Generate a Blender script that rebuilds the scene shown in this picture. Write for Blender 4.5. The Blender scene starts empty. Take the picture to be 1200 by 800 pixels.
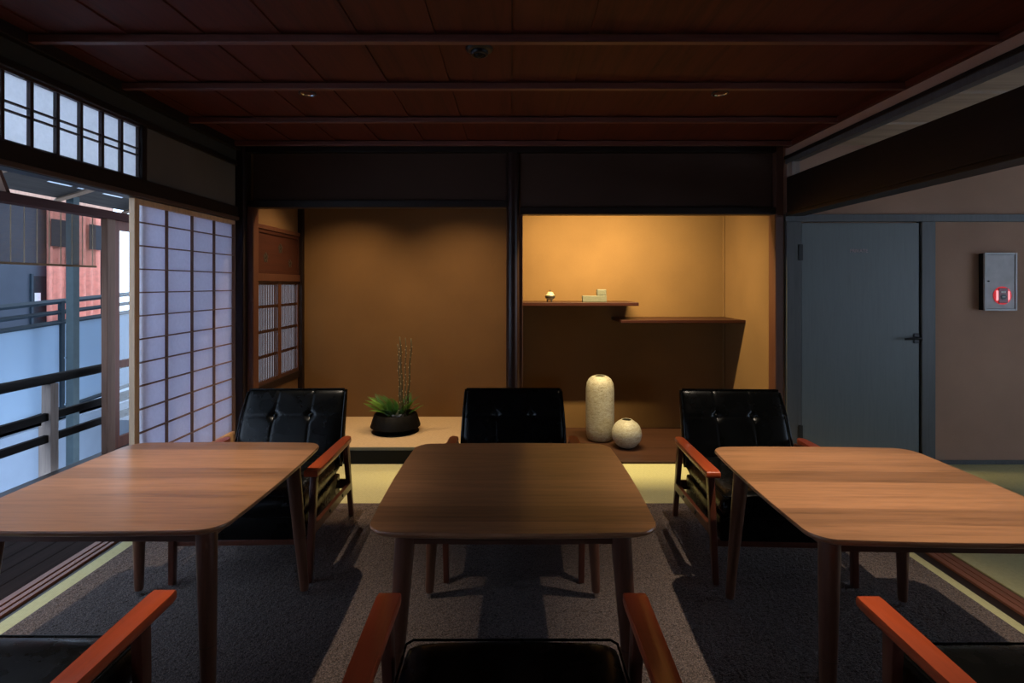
import bpy, bmesh, math, random
from mathutils import Vector, Matrix, Euler
random.seed(7)
PI = math.pi
S = bpy.context.scene
COL = S.collection

# ------------------------------------------------------------------ camera, sky, exposure, main lights
H = 1.36          # camera height
F = 640.0         # focal length in pixels of the 1200 px frame
cam_d = bpy.data.cameras.new('camera'); cam = bpy.data.objects.new('camera', cam_d); COL.objects.link(cam)
cam.location = (0, 0, H); cam.rotation_euler = (PI/2, 0, 0)
cam_d.sensor_width = 36.0; cam_d.lens = 36.0*F/1200.0; cam_d.shift_y = -67.0/1200.0
cam_d.clip_start = 0.02; cam_d.clip_end = 200
S.camera = cam
S.view_settings.view_transform = 'Standard'; S.view_settings.look = 'None'
S.view_settings.gamma = 1.0; S.view_settings.use_curve_mapping = False
S.view_settings.exposure = 0.0
W = bpy.data.worlds.new('overcast_sky'); S.world = W; W.use_nodes = True
bg = W.node_tree.nodes['Background']
bg.inputs[0].default_value = (0.60, 0.76, 1.0, 1); bg.inputs[1].default_value = 3.9
DOWNLIGHT_W = 185.0
DOWN_COL = (1.0, 0.83, 0.64)
ALCOVE_W = 98.0
ALCOVE_COL = (1.0, 0.77, 0.36)

# ------------------------------------------------------------------ node helpers
def new_mat(name):
    m = bpy.data.materials.new(name); m.use_nodes = True
    nt = m.node_tree; b = nt.nodes['Principled BSDF']
    return m, nt, b
def N(nt, t, **kw):
    n = nt.nodes.new(t)
    for k, v in kw.items():
        if hasattr(n, k): setattr(n, k, v)
        else: n.inputs[k].default_value = v
    return n
def L(nt, a, b): nt.links.new(a, b)
def coords(nt, scale=(1,1,1), rand=True):
    tc = N(nt, 'ShaderNodeTexCoord'); mp = N(nt, 'ShaderNodeMapping'); mp.inputs['Scale'].default_value = scale
    if rand:
        oi = N(nt, 'ShaderNodeObjectInfo'); mu = N(nt, 'ShaderNodeVectorMath', operation='SCALE')
        cx = N(nt, 'ShaderNodeCombineXYZ')
        L(nt, oi.outputs['Random'], cx.inputs[0]); L(nt, oi.outputs['Random'], cx.inputs[1]); L(nt, oi.outputs['Random'], cx.inputs[2])
        mu.inputs[3].default_value = 23.0
        L(nt, cx.outputs[0], mu.inputs[0])
        ad = N(nt, 'ShaderNodeVectorMath', operation='ADD')
        L(nt, tc.outputs['Object'], ad.inputs[0]); L(nt, mu.outputs[0], ad.inputs[1])
        L(nt, ad.outputs[0], mp.inputs[0])
    else:
        L(nt, tc.outputs['Object'], mp.inputs[0])
    return mp.outputs[0]
def ramp(nt, fac, stops):
    r = N(nt, 'ShaderNodeValToRGB'); e = r.color_ramp.elements
    while len(e) < len(stops): e.new(0.5)
    for i, (p, c) in enumerate(stops):
        e[i].position = p; e[i].color = (c[0], c[1], c[2], 1)
    L(nt, fac, r.inputs[0]); return r.outputs[0]
def bump(nt, b, h, strength=0.3, dist=0.002):
    n = N(nt, 'ShaderNodeBump'); n.inputs['Strength'].default_value = strength; n.inputs['Distance'].default_value = dist
    L(nt, h, n.inputs['Height']); L(nt, n.outputs[0], b.inputs['Normal'])
def sc(c, k): return tuple(max(0, x*k) for x in c)
def wood(name, c, axis='X', rough=0.45, contrast=0.35, scale=1.0, spec=0.5, bands=0.0, band_w=0.12, coat=0.0):
    m, nt, b = new_mat(name)
    s = {'X': (1.2, 22, 22), 'Y': (22, 1.2, 22), 'Z': (22, 22, 1.2)}[axis]
    v = coords(nt, tuple(x*scale for x in s))
    n1 = N(nt, 'ShaderNodeTexNoise'); n1.inputs['Scale'].default_value = 1.6; n1.inputs['Detail'].default_value = 7; n1.inputs['Distortion'].default_value = 0.6
    L(nt, v, n1.inputs['Vector'])
    n2 = N(nt, 'ShaderNodeTexNoise'); n2.inputs['Scale'].default_value = 9; n2.inputs['Detail'].default_value = 4
    L(nt, v, n2.inputs['Vector'])
    mx = N(nt, 'ShaderNodeMath', operation='MULTIPLY_ADD'); L(nt, n2.outputs[0], mx.inputs[0]); mx.inputs[1].default_value = 0.5
    L(nt, n1.outputs[0], mx.inputs[2])
    col = ramp(nt, mx.outputs[0], [(0.42, sc(c, 1-contrast)), (0.62, c), (0.85, sc(c, 1+contrast*0.8))])
    if bands > 0:
        tc = N(nt, 'ShaderNodeTexCoord'); sx = N(nt, 'ShaderNodeSeparateXYZ'); L(nt, tc.outputs['Object'], sx.inputs[0])
        src = sx.outputs[1] if axis == 'X' else sx.outputs[0]
        dv = N(nt, 'ShaderNodeMath', operation='DIVIDE'); L(nt, src, dv.inputs[0]); dv.inputs[1].default_value = band_w
        oi = N(nt, 'ShaderNodeObjectInfo'); a0 = N(nt, 'ShaderNodeMath', operation='MULTIPLY_ADD')
        L(nt, oi.outputs['Random'], a0.inputs[0]); a0.inputs[1].default_value = 7.3; L(nt, dv.outputs[0], a0.inputs[2])
        fl = N(nt, 'ShaderNodeMath', operation='FLOOR'); L(nt, a0.outputs[0], fl.inputs[0])
        wn = N(nt, 'ShaderNodeTexWhiteNoise', noise_dimensions='1D'); L(nt, fl.outputs[0], wn.inputs['W'])
        mr = N(nt, 'ShaderNodeMapRange'); L(nt, wn.outputs['Value'], mr.inputs[0]); mr.inputs[3].default_value = 1-bands; mr.inputs[4].default_value = 1+bands
        mm = N(nt, 'ShaderNodeVectorMath', operation='SCALE'); L(nt, col, mm.inputs[0]); L(nt, mr.outputs[0], mm.inputs[3]); col = mm.outputs[0]
    L(nt, col, b.inputs['Base Color'])
    b.inputs['Roughness'].default_value = rough; b.inputs['Specular IOR Level'].default_value = spec
    b.inputs['Coat Weight'].default_value = coat; b.inputs['Coat Roughness'].default_value = 0.25
    bump(nt, b, mx.outputs[0], 0.25, 0.0008)
    return m
def plaster(name, c, var=0.12, rough=0.95, bs=220, bst=0.35, spec=0.2):
    m, nt, b = new_mat(name); v = coords(nt, rand=False)
    n1 = N(nt, 'ShaderNodeTexNoise'); n1.inputs['Scale'].default_value = 2.2; n1.inputs['Detail'].default_value = 5; L(nt, v, n1.inputs['Vector'])
    n2 = N(nt, 'ShaderNodeTexNoise'); n2.inputs['Scale'].default_value = bs; n2.inputs['Detail'].default_value = 3; L(nt, v, n2.inputs['Vector'])
    a = N(nt, 'ShaderNodeMath', operation='MULTIPLY_ADD'); L(nt, n2.outputs[0], a.inputs[0]); a.inputs[1].default_value = 0.4; L(nt, n1.outputs[0], a.inputs[2])
    L(nt, ramp(nt, a.outputs[0], [(0.45, sc(c, 1-var)), (0.95, sc(c, 1+var))]), b.inputs['Base Color'])
    b.inputs['Roughness'].default_value = rough; b.inputs['Specular IOR Level'].default_value = spec
    bump(nt, b, n2.outputs[0], bst, 0.001); return m
def plain(name, c, rough=0.5, metal=0.0, spec=0.5, emit=None, es=0.0, bscale=0, bst=0.2):
    m, nt, b = new_mat(name); v = coords(nt)
    n = N(nt, 'ShaderNodeTexNoise'); n.inputs['Scale'].default_value = bscale or 14; n.inputs['Detail'].default_value = 4; L(nt, v, n.inputs['Vector'])
    L(nt, ramp(nt, n.outputs[0], [(0.3, sc(c, 0.88)), (0.7, sc(c, 1.1))]), b.inputs['Base Color'])
    b.inputs['Roughness'].default_value = rough; b.inputs['Metallic'].default_value = metal; b.inputs['Specular IOR Level'].default_value = spec
    if emit: b.inputs['Emission Color'].default_value = (*emit, 1); b.inputs['Emission Strength'].default_value = es
    if bscale: bump(nt, b, n.outputs[0], bst, 0.001)
    return m
def vinyl(name):
    m, nt, b = new_mat(name); v = coords(nt)
    n = N(nt, 'ShaderNodeTexNoise'); n.inputs['Scale'].default_value = 260; n.inputs['Detail'].default_value = 3; L(nt, v, n.inputs['Vector'])
    n2 = N(nt, 'ShaderNodeTexNoise'); n2.inputs['Scale'].default_value = 9; n2.inputs['Detail'].default_value = 5; L(nt, v, n2.inputs['Vector'])
    a = N(nt, 'ShaderNodeMath', operation='MULTIPLY_ADD'); L(nt, n2.outputs[0], a.inputs[0]); a.inputs[1].default_value = 5.0; L(nt, n.outputs[0], a.inputs[2])
    b.inputs['Base Color'].default_value = (0.0025, 0.0028, 0.0028, 1)
    mr = N(nt, 'ShaderNodeMapRange'); L(nt, n2.outputs[0], mr.inputs[0]); mr.inputs[1].default_value = 0.35; mr.inputs[2].default_value = 0.7
    mr.inputs[3].default_value = 0.22; mr.inputs[4].default_value = 0.36; L(nt, mr.outputs[0], b.inputs['Roughness'])
    b.inputs['Specular IOR Level'].default_value = 0.22
    bump(nt, b, a.outputs[0], 0.35, 0.0009); return m
def carpet_mat(name, c):
    m, nt, b = new_mat(name); v = coords(nt, rand=False)
    n = N(nt, 'ShaderNodeTexNoise'); n.inputs['Scale'].default_value = 170; n.inputs['Detail'].default_value = 4; L(nt, v, n.inputs['Vector'])
    vo = N(nt, 'ShaderNodeTexVoronoi'); vo.inputs['Scale'].default_value = 240; L(nt, v, vo.inputs['Vector'])
    a = N(nt, 'ShaderNodeMath', operation='MULTIPLY_ADD'); L(nt, vo.outputs[0], a.inputs[0]); a.inputs[1].default_value = -0.5; L(nt, n.outputs[0], a.inputs[2])
    L(nt, ramp(nt, a.outputs[0], [(0.08, sc(c, 0.35)), (0.3, c), (0.5, sc(c, 1.9))]), b.inputs['Base Color'])
    b.inputs['Roughness'].default_value = 1.0; b.inputs['Specular IOR Level'].default_value = 0.05; b.inputs['Sheen Weight'].default_value = 0.15
    bump(nt, b, a.outputs[0], 0.9, 0.006); return m
def tatami_mat(name, c, ax=0):
    m, nt, b = new_mat(name); v = coords(nt, rand=False)
    w = N(nt, 'ShaderNodeTexWave', bands_direction='XY'[ax]); w.inputs['Scale'].default_value = 32; w.inputs['Distortion'].default_value = 0.4; L(nt, v, w.inputs['Vector'])
    w2 = N(nt, 'ShaderNodeTexWave', bands_direction='YX'[ax]); w2.inputs['Scale'].default_value = 90; w2.inputs['Distortion'].default_value = 1.0; L(nt, v, w2.inputs['Vector'])
    n = N(nt, 'ShaderNodeTexNoise'); n.inputs['Scale'].default_value = 60; L(nt, v, n.inputs['Vector'])
    a = N(nt, 'ShaderNodeMath', operation='MULTIPLY'); L(nt, w.outputs[1], a.inputs[0]); L(nt, w2.outputs[1], a.inputs[1])
    a2 = N(nt, 'ShaderNodeMath', operation='ADD'); L(nt, a.outputs[0], a2.inputs[0]); L(nt, n.outputs[0], a2.inputs[1])
    L(nt, ramp(nt, a2.outputs[0], [(0.3, sc(c, 0.82)), (1.1, sc(c, 1.1))]), b.inputs['Base Color'])
    b.inputs['Roughness'].default_value = 0.75; b.inputs['Specular IOR Level'].default_value = 0.3
    bump(nt, b, a2.outputs[0], 0.3, 0.001); return m
def paper_mat(name, c, tr=0.55):
    m, nt, b = new_mat(name); out = nt.nodes['Material Output']; nt.nodes.remove(b)
    v = coords(nt, rand=False); n = N(nt, 'ShaderNodeTexNoise'); n.inputs['Scale'].default_value = 60; n.inputs['Detail'].default_value = 6; L(nt, v, n.inputs['Vector'])
    col = ramp(nt, n.outputs[0], [(0.3, sc(c, 0.95)), (0.7, sc(c, 1.02))])
    d = N(nt, 'ShaderNodeBsdfDiffuse'); t = N(nt, 'ShaderNodeBsdfTranslucent'); mx = N(nt, 'ShaderNodeMixShader'); mx.inputs[0].default_value = tr
    L(nt, col, d.inputs[0]); L(nt, col, t.inputs[0]); L(nt, d.outputs[0], mx.inputs[1]); L(nt, t.outputs[0], mx.inputs[2]); L(nt, mx.outputs[0], out.inputs[0])
    return m
def glass_mat(name, c=(1,1,1), refl=0.08):
    m, nt, b = new_mat(name); out = nt.nodes['Material Output']; nt.nodes.remove(b)
    t = N(nt, 'ShaderNodeBsdfTransparent'); t.inputs[0].default_value = (*c, 1)
    g = N(nt, 'ShaderNodeBsdfGlossy'); g.inputs['Roughness'].default_value = 0.02
    lw = N(nt, 'ShaderNodeLayerWeight'); pw = N(nt, 'ShaderNodeMath', operation='POWER'); pw.inputs[1].default_value = 4.0; L(nt, lw.outputs['Facing'], pw.inputs[0]); fr = N(nt, 'ShaderNodeMath', operation='MULTIPLY_ADD'); fr.inputs[1].default_value = 0.5; fr.inputs[2].default_value = 0.04; L(nt, pw.outputs[0], fr.inputs[0])
    mx = N(nt, 'ShaderNodeMixShader'); L(nt, fr.outputs[0], mx.inputs[0]); L(nt, t.outputs[0], mx.inputs[1]); L(nt, g.outputs[0], mx.inputs[2]); L(nt, mx.outputs[0], out.inputs[0])
    return m
def frosted_mat(name, c):
    m, nt, b = new_mat(name); out = nt.nodes['Material Output']
    t = N(nt, 'ShaderNodeBsdfTranslucent'); t.inputs[0].default_value = (*c, 1)
    v = coords(nt); n = N(nt, 'ShaderNodeTexNoise'); n.inputs['Scale'].default_value = 1.3; L(nt, v, n.inputs['Vector'])
    L(nt, ramp(nt, n.outputs[0], [(0.3, sc(c, 0.9)), (0.7, sc(c, 1.05))]), b.inputs['Base Color']); b.inputs['Roughness'].default_value = 0.25
    mx = N(nt, 'ShaderNodeMixShader'); mx.inputs[0].default_value = 0.5
    L(nt, b.outputs[0], mx.inputs[1]); L(nt, t.outputs[0], mx.inputs[2]); L(nt, mx.outputs[0], out.inputs[0]); return m

M = {}
M['post_dark'] = wood('dark stained post wood', (0.010, 0.005, 0.004), 'Z', 0.5, 0.3, spec=0.3)
M['post_red'] = wood('reddish cedar post wood', (0.070, 0.027, 0.016), 'Z', 0.4, 0.35)
M['beam_x'] = wood('dark beam wood along x', (0.008, 0.004, 0.003), 'X', 0.5, 0.3, spec=0.3)
M['beam_y'] = wood('dark beam wood along y', (0.010, 0.006, 0.005), 'Y', 0.5, 0.3, spec=0.3)
M['beam_mid'] = wood('weathered lintel wood', (0.060, 0.034, 0.024), 'Y', 0.5, 0.35)
M['lath_dark'] = wood('dark lath wood', (0.030, 0.014, 0.011), 'Z', 0.5, 0.3)
M['ceil'] = wood('dark red ceiling board', (0.060, 0.0098, 0.0042), 'Y', 0.6, 0.45, 0.55, spec=0.25)
M['batten'] = wood('ceiling batten wood', (0.11, 0.036, 0.026), 'X', 0.4, 0.3)
M['ceil2'] = wood('pale ceiling board', (0.36, 0.27, 0.21), 'X', 0.7, 0.3, 0.7)
M['plaster_tok'] = plaster('ochre sand plaster', (0.165, 0.092, 0.038))
M['plaster_hi'] = plaster('brown sand plaster', (0.050, 0.026, 0.018))
M['plaster_grey'] = plaster('grey brown plaster', (0.10, 0.082, 0.066))
M['plaster_band'] = plaster('dark grey plaster band', (0.035, 0.032, 0.026))
M['plaster_r'] = plaster('brown plaster of the next room', (0.37, 0.225, 0.16))
M['paper'] = paper_mat('shoji paper', (0.90, 0.88, 0.93), 0.92)
M['paper_t'] = paper_mat('transom paper', (0.98, 0.95, 0.94), 0.92)
M['shoji_wood'] = wood('pale shoji stile wood', (0.52, 0.33, 0.19), 'Z', 0.5, 0.25)
M['shoji_bar'] = wood('shoji lattice bar wood', (0.20, 0.115, 0.075), 'Z', 0.6, 0.25)
M['tatami'] = tatami_mat('tatami rush', (0.50, 0.475, 0.25), 0)
M['tatami_t'] = tatami_mat('beige alcove rush', (0.50, 0.37, 0.22), 0)
M['lacquer'] = plain('black lacquer', (0.003, 0.003, 0.003), 0.45, spec=0.15)
M['carpet'] = carpet_mat('grey brown carpet pile', (0.128, 0.095, 0.083))
M['jiita'] = wood('alcove floor board wood', (0.042, 0.017, 0.010), 'X', 0.45, 0.35, 0.7, spec=0.3)
M['shelf'] = wood('dark red shelf board', (0.026, 0.007, 0.005), 'X', 0.4, 0.35, spec=0.3)
M['sill'] = wood('red brown floor track wood', (0.17, 0.065, 0.040), 'Y', 0.4, 0.4)
M['sill_dark'] = wood('dark floor track wood', (0.012, 0.007, 0.006), 'Y', 0.4, 0.3)
M['engawa'] = wood('dark veranda board', (0.022, 0.014, 0.012), 'Y', 0.85, 0.4, spec=0.05)
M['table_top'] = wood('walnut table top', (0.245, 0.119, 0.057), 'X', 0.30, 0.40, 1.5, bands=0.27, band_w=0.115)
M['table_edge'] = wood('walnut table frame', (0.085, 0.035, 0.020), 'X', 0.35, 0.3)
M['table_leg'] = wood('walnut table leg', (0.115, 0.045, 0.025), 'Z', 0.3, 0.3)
M['arm'] = wood('orange red chair arm wood', (0.40, 0.066, 0.020), 'Y', 0.28, 0.2)
M['chair_wood'] = wood('red brown chair leg wood', (0.095, 0.027, 0.015), 'Z', 0.3, 0.25)
M['vinyl'] = vinyl('black vinyl')
M['chrome'] = plain('brushed chrome', (0.75, 0.75, 0.77), 0.2, 1.0)
M['steel_dark'] = plain('dark iron', (0.02, 0.02, 0.022), 0.4, 0.6)
M['door'] = wood('blue grey painted door', (0.115, 0.135, 0.14), 'Z', 0.5, 0.10, 2.0)
M['jamb'] = wood('dark grey door frame', (0.065, 0.068, 0.072), 'Z', 0.5, 0.25)
M['white_print'] = plain('faded pink print', (0.40, 0.30, 0.31), 0.7)
M['alarm_body'] = plain('silver grey alarm box enamel', (0.46, 0.44, 0.45), 0.6, 0.0)
M['alarm_frame'] = plain('silver alarm box edge', (0.40, 0.39, 0.40), 0.4, 0.0)
M['alarm_red'] = plain('red alarm lamp lens', (0.65, 0.03, 0.04), 0.25, 0, 0.5, (1.0, 0.06, 0.08), 0.35)
M['alarm_glow'] = plain('alarm lens bar with painted reflection', (0.9, 0.3, 0.3), 0.25, 0, 0.5, (1.0, 0.35, 0.38), 0.9)
M['alarm_dark'] = plain('dark red alarm centre', (0.22, 0.02, 0.03), 0.4)
M['black'] = plain('matt black plastic', (0.006, 0.006, 0.006), 0.45)
M['label_pale'] = plain('pale label print', (0.6, 0.55, 0.55), 0.6)
M['ceramic'] = None
M['bowl'] = plain('black ribbed pottery', (0.004, 0.004, 0.004), 0.6, spec=0.12, bscale=120, bst=0.5)
M['leaf'] = plain('fern green', (0.10, 0.24, 0.035), 0.45, bscale=40)
M['leaf_d'] = plain('deep fern green', (0.035, 0.12, 0.03), 0.4, bscale=40)
M['stem'] = plain('speckled brown twig', (0.085, 0.07, 0.03), 0.6, bscale=90, bst=0.6)
M['bud'] = plain('pale twig buds', (0.50, 0.42, 0.24), 0.6)
M['stone'] = plain('wet grey pebble', (0.17, 0.18, 0.19), 0.2, bscale=30)
M['block'] = plain('grey green glazed block', (0.10, 0.10, 0.075), 0.6, bscale=70, bst=0.8)
M['burner_w'] = plain('cream burner glaze', (0.45, 0.40, 0.26), 0.3)
M['burner_d'] = plain('dark burner glaze', (0.03, 0.025, 0.02), 0.3)
M['lintel_red'] = wood('dark red outer lintel', (0.045, 0.013, 0.010), 'Y', 0.8, 0.3, spec=0.1)
M['lattice'] = wood('window lattice wood', (0.05, 0.022, 0.016), 'Z', 0.5, 0.3)
M['side_panel'] = wood('red cedar transom panel', (0.042, 0.013, 0.008), 'Y', 0.5, 0.4, spec=0.25)
M['glass'] = glass_mat('clear window glass')
M['sash'] = wood('red brown sash wood', (0.12, 0.036, 0.020), 'Z', 0.6, 0.3, spec=0.2)
M['outer_post'] = wood('worn brown outer post', (0.15, 0.085, 0.060), 'Z', 0.7, 0.3, spec=0.1)
M['rail_wood'] = wood('dark outer handrail wood', (0.010, 0.008, 0.007), 'Y', 0.8, 0.3, spec=0.1)
M['post_grey'] = wood('weathered grey post wood', (0.23, 0.185, 0.16), 'Z', 0.8, 0.3, spec=0.1)
M['bamboo'] = plain('dark bamboo blind slat', (0.21, 0.120, 0.060), 0.8, spec=0.1)
M['string'] = plain('blind string', (0.42, 0.31, 0.20), 0.8)
M['noren'] = plain('coral red curtain cloth', (0.98, 0.42, 0.32), 0.9, spec=0.1)
M['noren_dark'] = plain('dark curtain motif', (0.03, 0.03, 0.035), 0.9, spec=0.1)
M['neigh_wall'] = plaster('dark neighbour wall', (0.055, 0.065, 0.085))
M['neigh_low'] = plaster('pale blue grey neighbour wall', (0.28, 0.34, 0.43))
M['neigh_rail'] = plain('dark blue metal rail', (0.020, 0.034, 0.048), 0.6, 0.0, 0.2)
M['frost'] = frosted_mat('frosted balustrade glass', (0.50, 0.63, 0.76))
M['steel'] = plain('painted steel column', (0.060, 0.085, 0.095), 0.6, 0.0, 0.3)
M['notice'] = plain('white notice paper', (0.75, 0.78, 0.82), 0.8)
M['eave'] = wood('grey eave board', (0.055, 0.048, 0.044), 'Y', 0.8, 0.3, spec=0.1)
M['rafter'] = wood('pale rafter wood', (0.24, 0.16, 0.11), 'X', 0.7, 0.3)
M['skylight'] = frosted_mat('translucent roof light', (0.85, 0.9, 0.95))
M['brace'] = wood('tan brace board', (0.42, 0.24, 0.17), 'Z', 0.6, 0.25)
M['ground'] = plaster('grey roof surface', (0.22, 0.23, 0.25))
M['bulb'] = plain('lamp face', (1, 1, 1), 0.4, 0, 0.5, (1.0, 0.86, 0.66), 6.0)

def ceramic():
    m, nt, b = new_mat('crackled cream ceramic'); v = coords(nt, (1, 1, 2.6))
    n = N(nt, 'ShaderNodeTexNoise'); n.inputs['Scale'].default_value = 26; n.inputs['Detail'].default_value = 8; n.inputs['Roughness'].default_value = 0.75; L(nt, v, n.inputs['Vector'])
    w = N(nt, 'ShaderNodeTexNoise'); w.inputs['Scale'].default_value = 90; w.inputs['Detail'].default_value = 3; L(nt, v, w.inputs['Vector'])
    a = N(nt, 'ShaderNodeMath', operation='MULTIPLY_ADD'); L(nt, w.outputs[0], a.inputs[0]); a.inputs[1].default_value = 0.6; L(nt, n.outputs[0], a.inputs[2])
    L(nt, ramp(nt, a.outputs[0], [(0.5, (0.09, 0.075, 0.05)), (0.68, (0.30, 0.27, 0.20)), (0.95, (0.46, 0.44, 0.38))]), b.inputs['Base Color'])
    b.inputs['Roughness'].default_value = 0.45; bump(nt, b, a.outputs[0], 0.7, 0.004); return m
M['ceramic'] = ceramic()

# ------------------------------------------------------------------ mesh helpers
def bm_new(): return bmesh.new()
def add_box(bm, x0, x1, y0, y1, z0, z1, bev=0.0):
    vs = [bm.verts.new(p) for p in ((x0,y0,z0),(x1,y0,z0),(x1,y1,z0),(x0,y1,z0),(x0,y0,z1),(x1,y0,z1),(x1,y1,z1),(x0,y1,z1))]
    fs = [bm.faces.new([vs[i] for i in f]) for f in ((3,2,1,0),(4,5,6,7),(0,1,5,4),(1,2,6,5),(2,3,7,6),(3,0,4,7))]
    if bev > 0:
        es = list({e for f in fs for e in f.edges})
        bmesh.ops.bevel(bm, geom=es, offset=bev, segments=2, profile=0.5, affect='EDGES')
    return bm
def box(x0, x1, y0, y1, z0, z1, bev=0.0): return add_box(bm_new(), min(x0,x1), max(x0,x1), min(y0,y1), max(y0,y1), min(z0,z1), max(z0,z1), bev)
def add_tube(bm, pts, rad, seg=10, cap=True, flat=1.0):
    pts = [Vector(p) for p in pts]; rings = []
    if not hasattr(rad, '__len__'): rad = [rad]*len(pts)
    prev = None
    for i, p in enumerate(pts):
        d = (pts[min(i+1, len(pts)-1)] - pts[max(i-1, 0)]).normalized()
        up = Vector((0,0,1)) if abs(d.z) < 0.9 else Vector((0,1,0))
        if prev is not None: up = prev
        a = d.cross(up).normalized(); b_ = a.cross(d).normalized(); prev = b_
        rings.append([bm.verts.new(p + (a*math.cos(2*PI*k/seg) + b_*flat*math.sin(2*PI*k/seg))*rad[i]) for k in range(seg)])
    for r0, r1 in zip(rings, rings[1:]):
        for k in range(seg): bm.faces.new((r0[k], r0[(k+1)%seg], r1[(k+1)%seg], r1[k]))
    if cap: bm.faces.new(list(reversed(rings[0]))); bm.faces.new(rings[-1])
    return bm
def tube(pts, rad, seg=10, cap=True): return add_tube(bm_new(), pts, rad, seg, cap)
def add_lathe(bm, prof, seg=32, c=(0,0,0), rib=0.0, nrib=0):
    rings = []
    for (r, z) in prof:
        if r < 1e-5: rings.append([bm.verts.new((c[0], c[1], c[2]+z))])
        else:
            rings.append([bm.verts.new((c[0]+r*(1+(rib*math.cos(nrib*2*PI*k/seg) if nrib else 0))*math.cos(2*PI*k/seg), c[1]+r*(1+(rib*math.cos(nrib*2*PI*k/seg) if nrib else 0))*math.sin(2*PI*k/seg), c[2]+z)) for k in range(seg)])
    for r0, r1 in zip(rings, rings[1:]):
        for k in range(seg):
            k2 = (k+1) % seg
            if len(r0) == 1 and len(r1) == 1: continue
            if len(r0) == 1: bm.faces.new((r0[0], r1[k2], r1[k]))
            elif len(r1) == 1: bm.faces.new((r0[k], r0[k2], r1[0]))
            else: bm.faces.new((r0[k], r0[k2], r1[k2], r1[k]))
    return bm
def lathe(prof, seg=32, **k): return add_lathe(bm_new(), prof, seg, **k)
def add_prism(bm, poly, z0, z1):      # poly in xy
    a = [bm.verts.new((x, y, z0)) for x, y in poly]; b_ = [bm.verts.new((x, y, z1)) for x, y in poly]
    n = len(poly)
    bm.faces.new(list(reversed(a))); bm.faces.new(b_)
    for i in range(n): bm.faces.new((a[i], a[(i+1)%n], b_[(i+1)%n], b_[i]))
    return bm
def taper_leg(p0, p1, s0, s1, bev=0.004):   # rectangular tapered bar from p0 (bottom) to p1 (top)
    bm = bm_new(); v = []
    for p, s in ((p0, s0), (p1, s1)):
        for dx, dy in ((-1,-1),(1,-1),(1,1),(-1,1)):
            v.append(bm.verts.new((p[0]+dx*s[0]/2, p[1]+dy*s[1]/2, p[2])))
    fs = [bm.faces.new([v[i] for i in f]) for f in ((3,2,1,0),(4,5,6,7),(0,1,5,4),(1,2,6,5),(2,3,7,6),(3,0,4,7))]
    if bev: bmesh.ops.bevel(bm, geom=list(bm.edges), offset=bev, segments=2, profile=0.5, affect='EDGES')
    return bm
def obj(name, bm, mat, parent=None, smooth=False, loc=None):
    me = bpy.data.meshes.new(name)
    bmesh.ops.recalc_face_normals(bm, faces=bm.faces)
    if smooth:
        for f in bm.faces: f.smooth = True
        if smooth is not True:
            for e in bm.edges:
                if len(e.link_faces) == 2 and e.calc_face_angle(0) > smooth: e.smooth = False
    bm.to_mesh(me); bm.free()
    if mat: me.materials.append(M[mat] if isinstance(mat, str) else mat)
    o = bpy.data.objects.new(name, me); COL.objects.link(o)
    if parent: o.parent = parent
    if loc: o.location = loc
    return o
def share(name, me, parent=None, loc=(0,0,0), rot=(0,0,0), scale=(1,1,1)):
    o = bpy.data.objects.new(name, me); COL.objects.link(o); o.parent = parent; o.location = loc; o.rotation_euler = rot; o.scale = scale
    return o
def tag(o, label, cat, group=None, kind=None):
    o['label'] = label
    if cat: o['category'] = cat
    if group: o['group'] = group
    if kind: o['kind'] = kind
    return o
def thing(name, label, cat, loc=(0,0,0), rz=0, group=None, kind=None):
    o = bpy.data.objects.new(name, None); COL.objects.link(o); o.location = loc; o.rotation_euler = (0,0,rz)
    o.empty_display_size = 0.1
    return tag(o, label, cat, group, kind)
def struct(name, bm, mat, label, cat, loc=None):
    o = obj(name, bm, mat, None, loc=loc); return tag(o, label, cat, None, 'structure')
def sthing(name, label, cat, loc=(0,0,0)): return thing(name, label, cat, loc, 0, None, 'structure')
def dup(root, loc, rz, label):
    def cp(o, par):
        c = o.copy(); COL.objects.link(c); c.parent = par
        for ch in list(o.children): cp(ch, c)
        return c
    r = cp(root, None); r.location = loc; r.rotation_euler = (0,0,rz); r['label'] = label
    return r

SM = math.radians(35)
XL, XR, YB = -2.06, 2.07, 4.14          # left wall plane, right wall plane, front plane of the alcoves
YA = 5.12                               # back wall of the alcoves
YF = -2.3                               # wall behind the camera
ZC = 2.41

# ================================================================== STRUCTURE
# ---- floors
fl = struct('floor', box(-2.08, 6.2, YF-0.1, YB+0.02, -0.12, -0.045), 'sill_dark', 'floor base under the green tatami mats', 'floor')
def mat_tile(x0, x1, y0, y1):
    cx, cy = (x0+x1)/2, (y0+y1)/2
    obj('tatami_mat', box(x0-cx+0.0015, x1-cx-0.0015, y0-cy+0.0015, y1-cy-0.0015, -0.045, 0.0, 0.002), 'tatami', fl, loc=(cx, cy, 0))
mat_tile(-2.06, -0.02, 3.18, YB); mat_tile(-0.02, 2.04, 3.18, YB)
for k in range(4):
    x0 = -2.06 + k*1.025
    for y0, y1 in ((1.2, 3.18), (-0.78, 1.2), (YF, -0.78)): mat_tile(x0, x0+1.025, y0, y1)
for k in range(4):
    x0 = 2.225 + k*0.98
    for y0, y1 in ((3.16, YB), (1.2, 3.16), (-0.76, 1.2), (YF, -0.76)): mat_tile(x0, x0+0.98, y0, y1)
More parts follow.
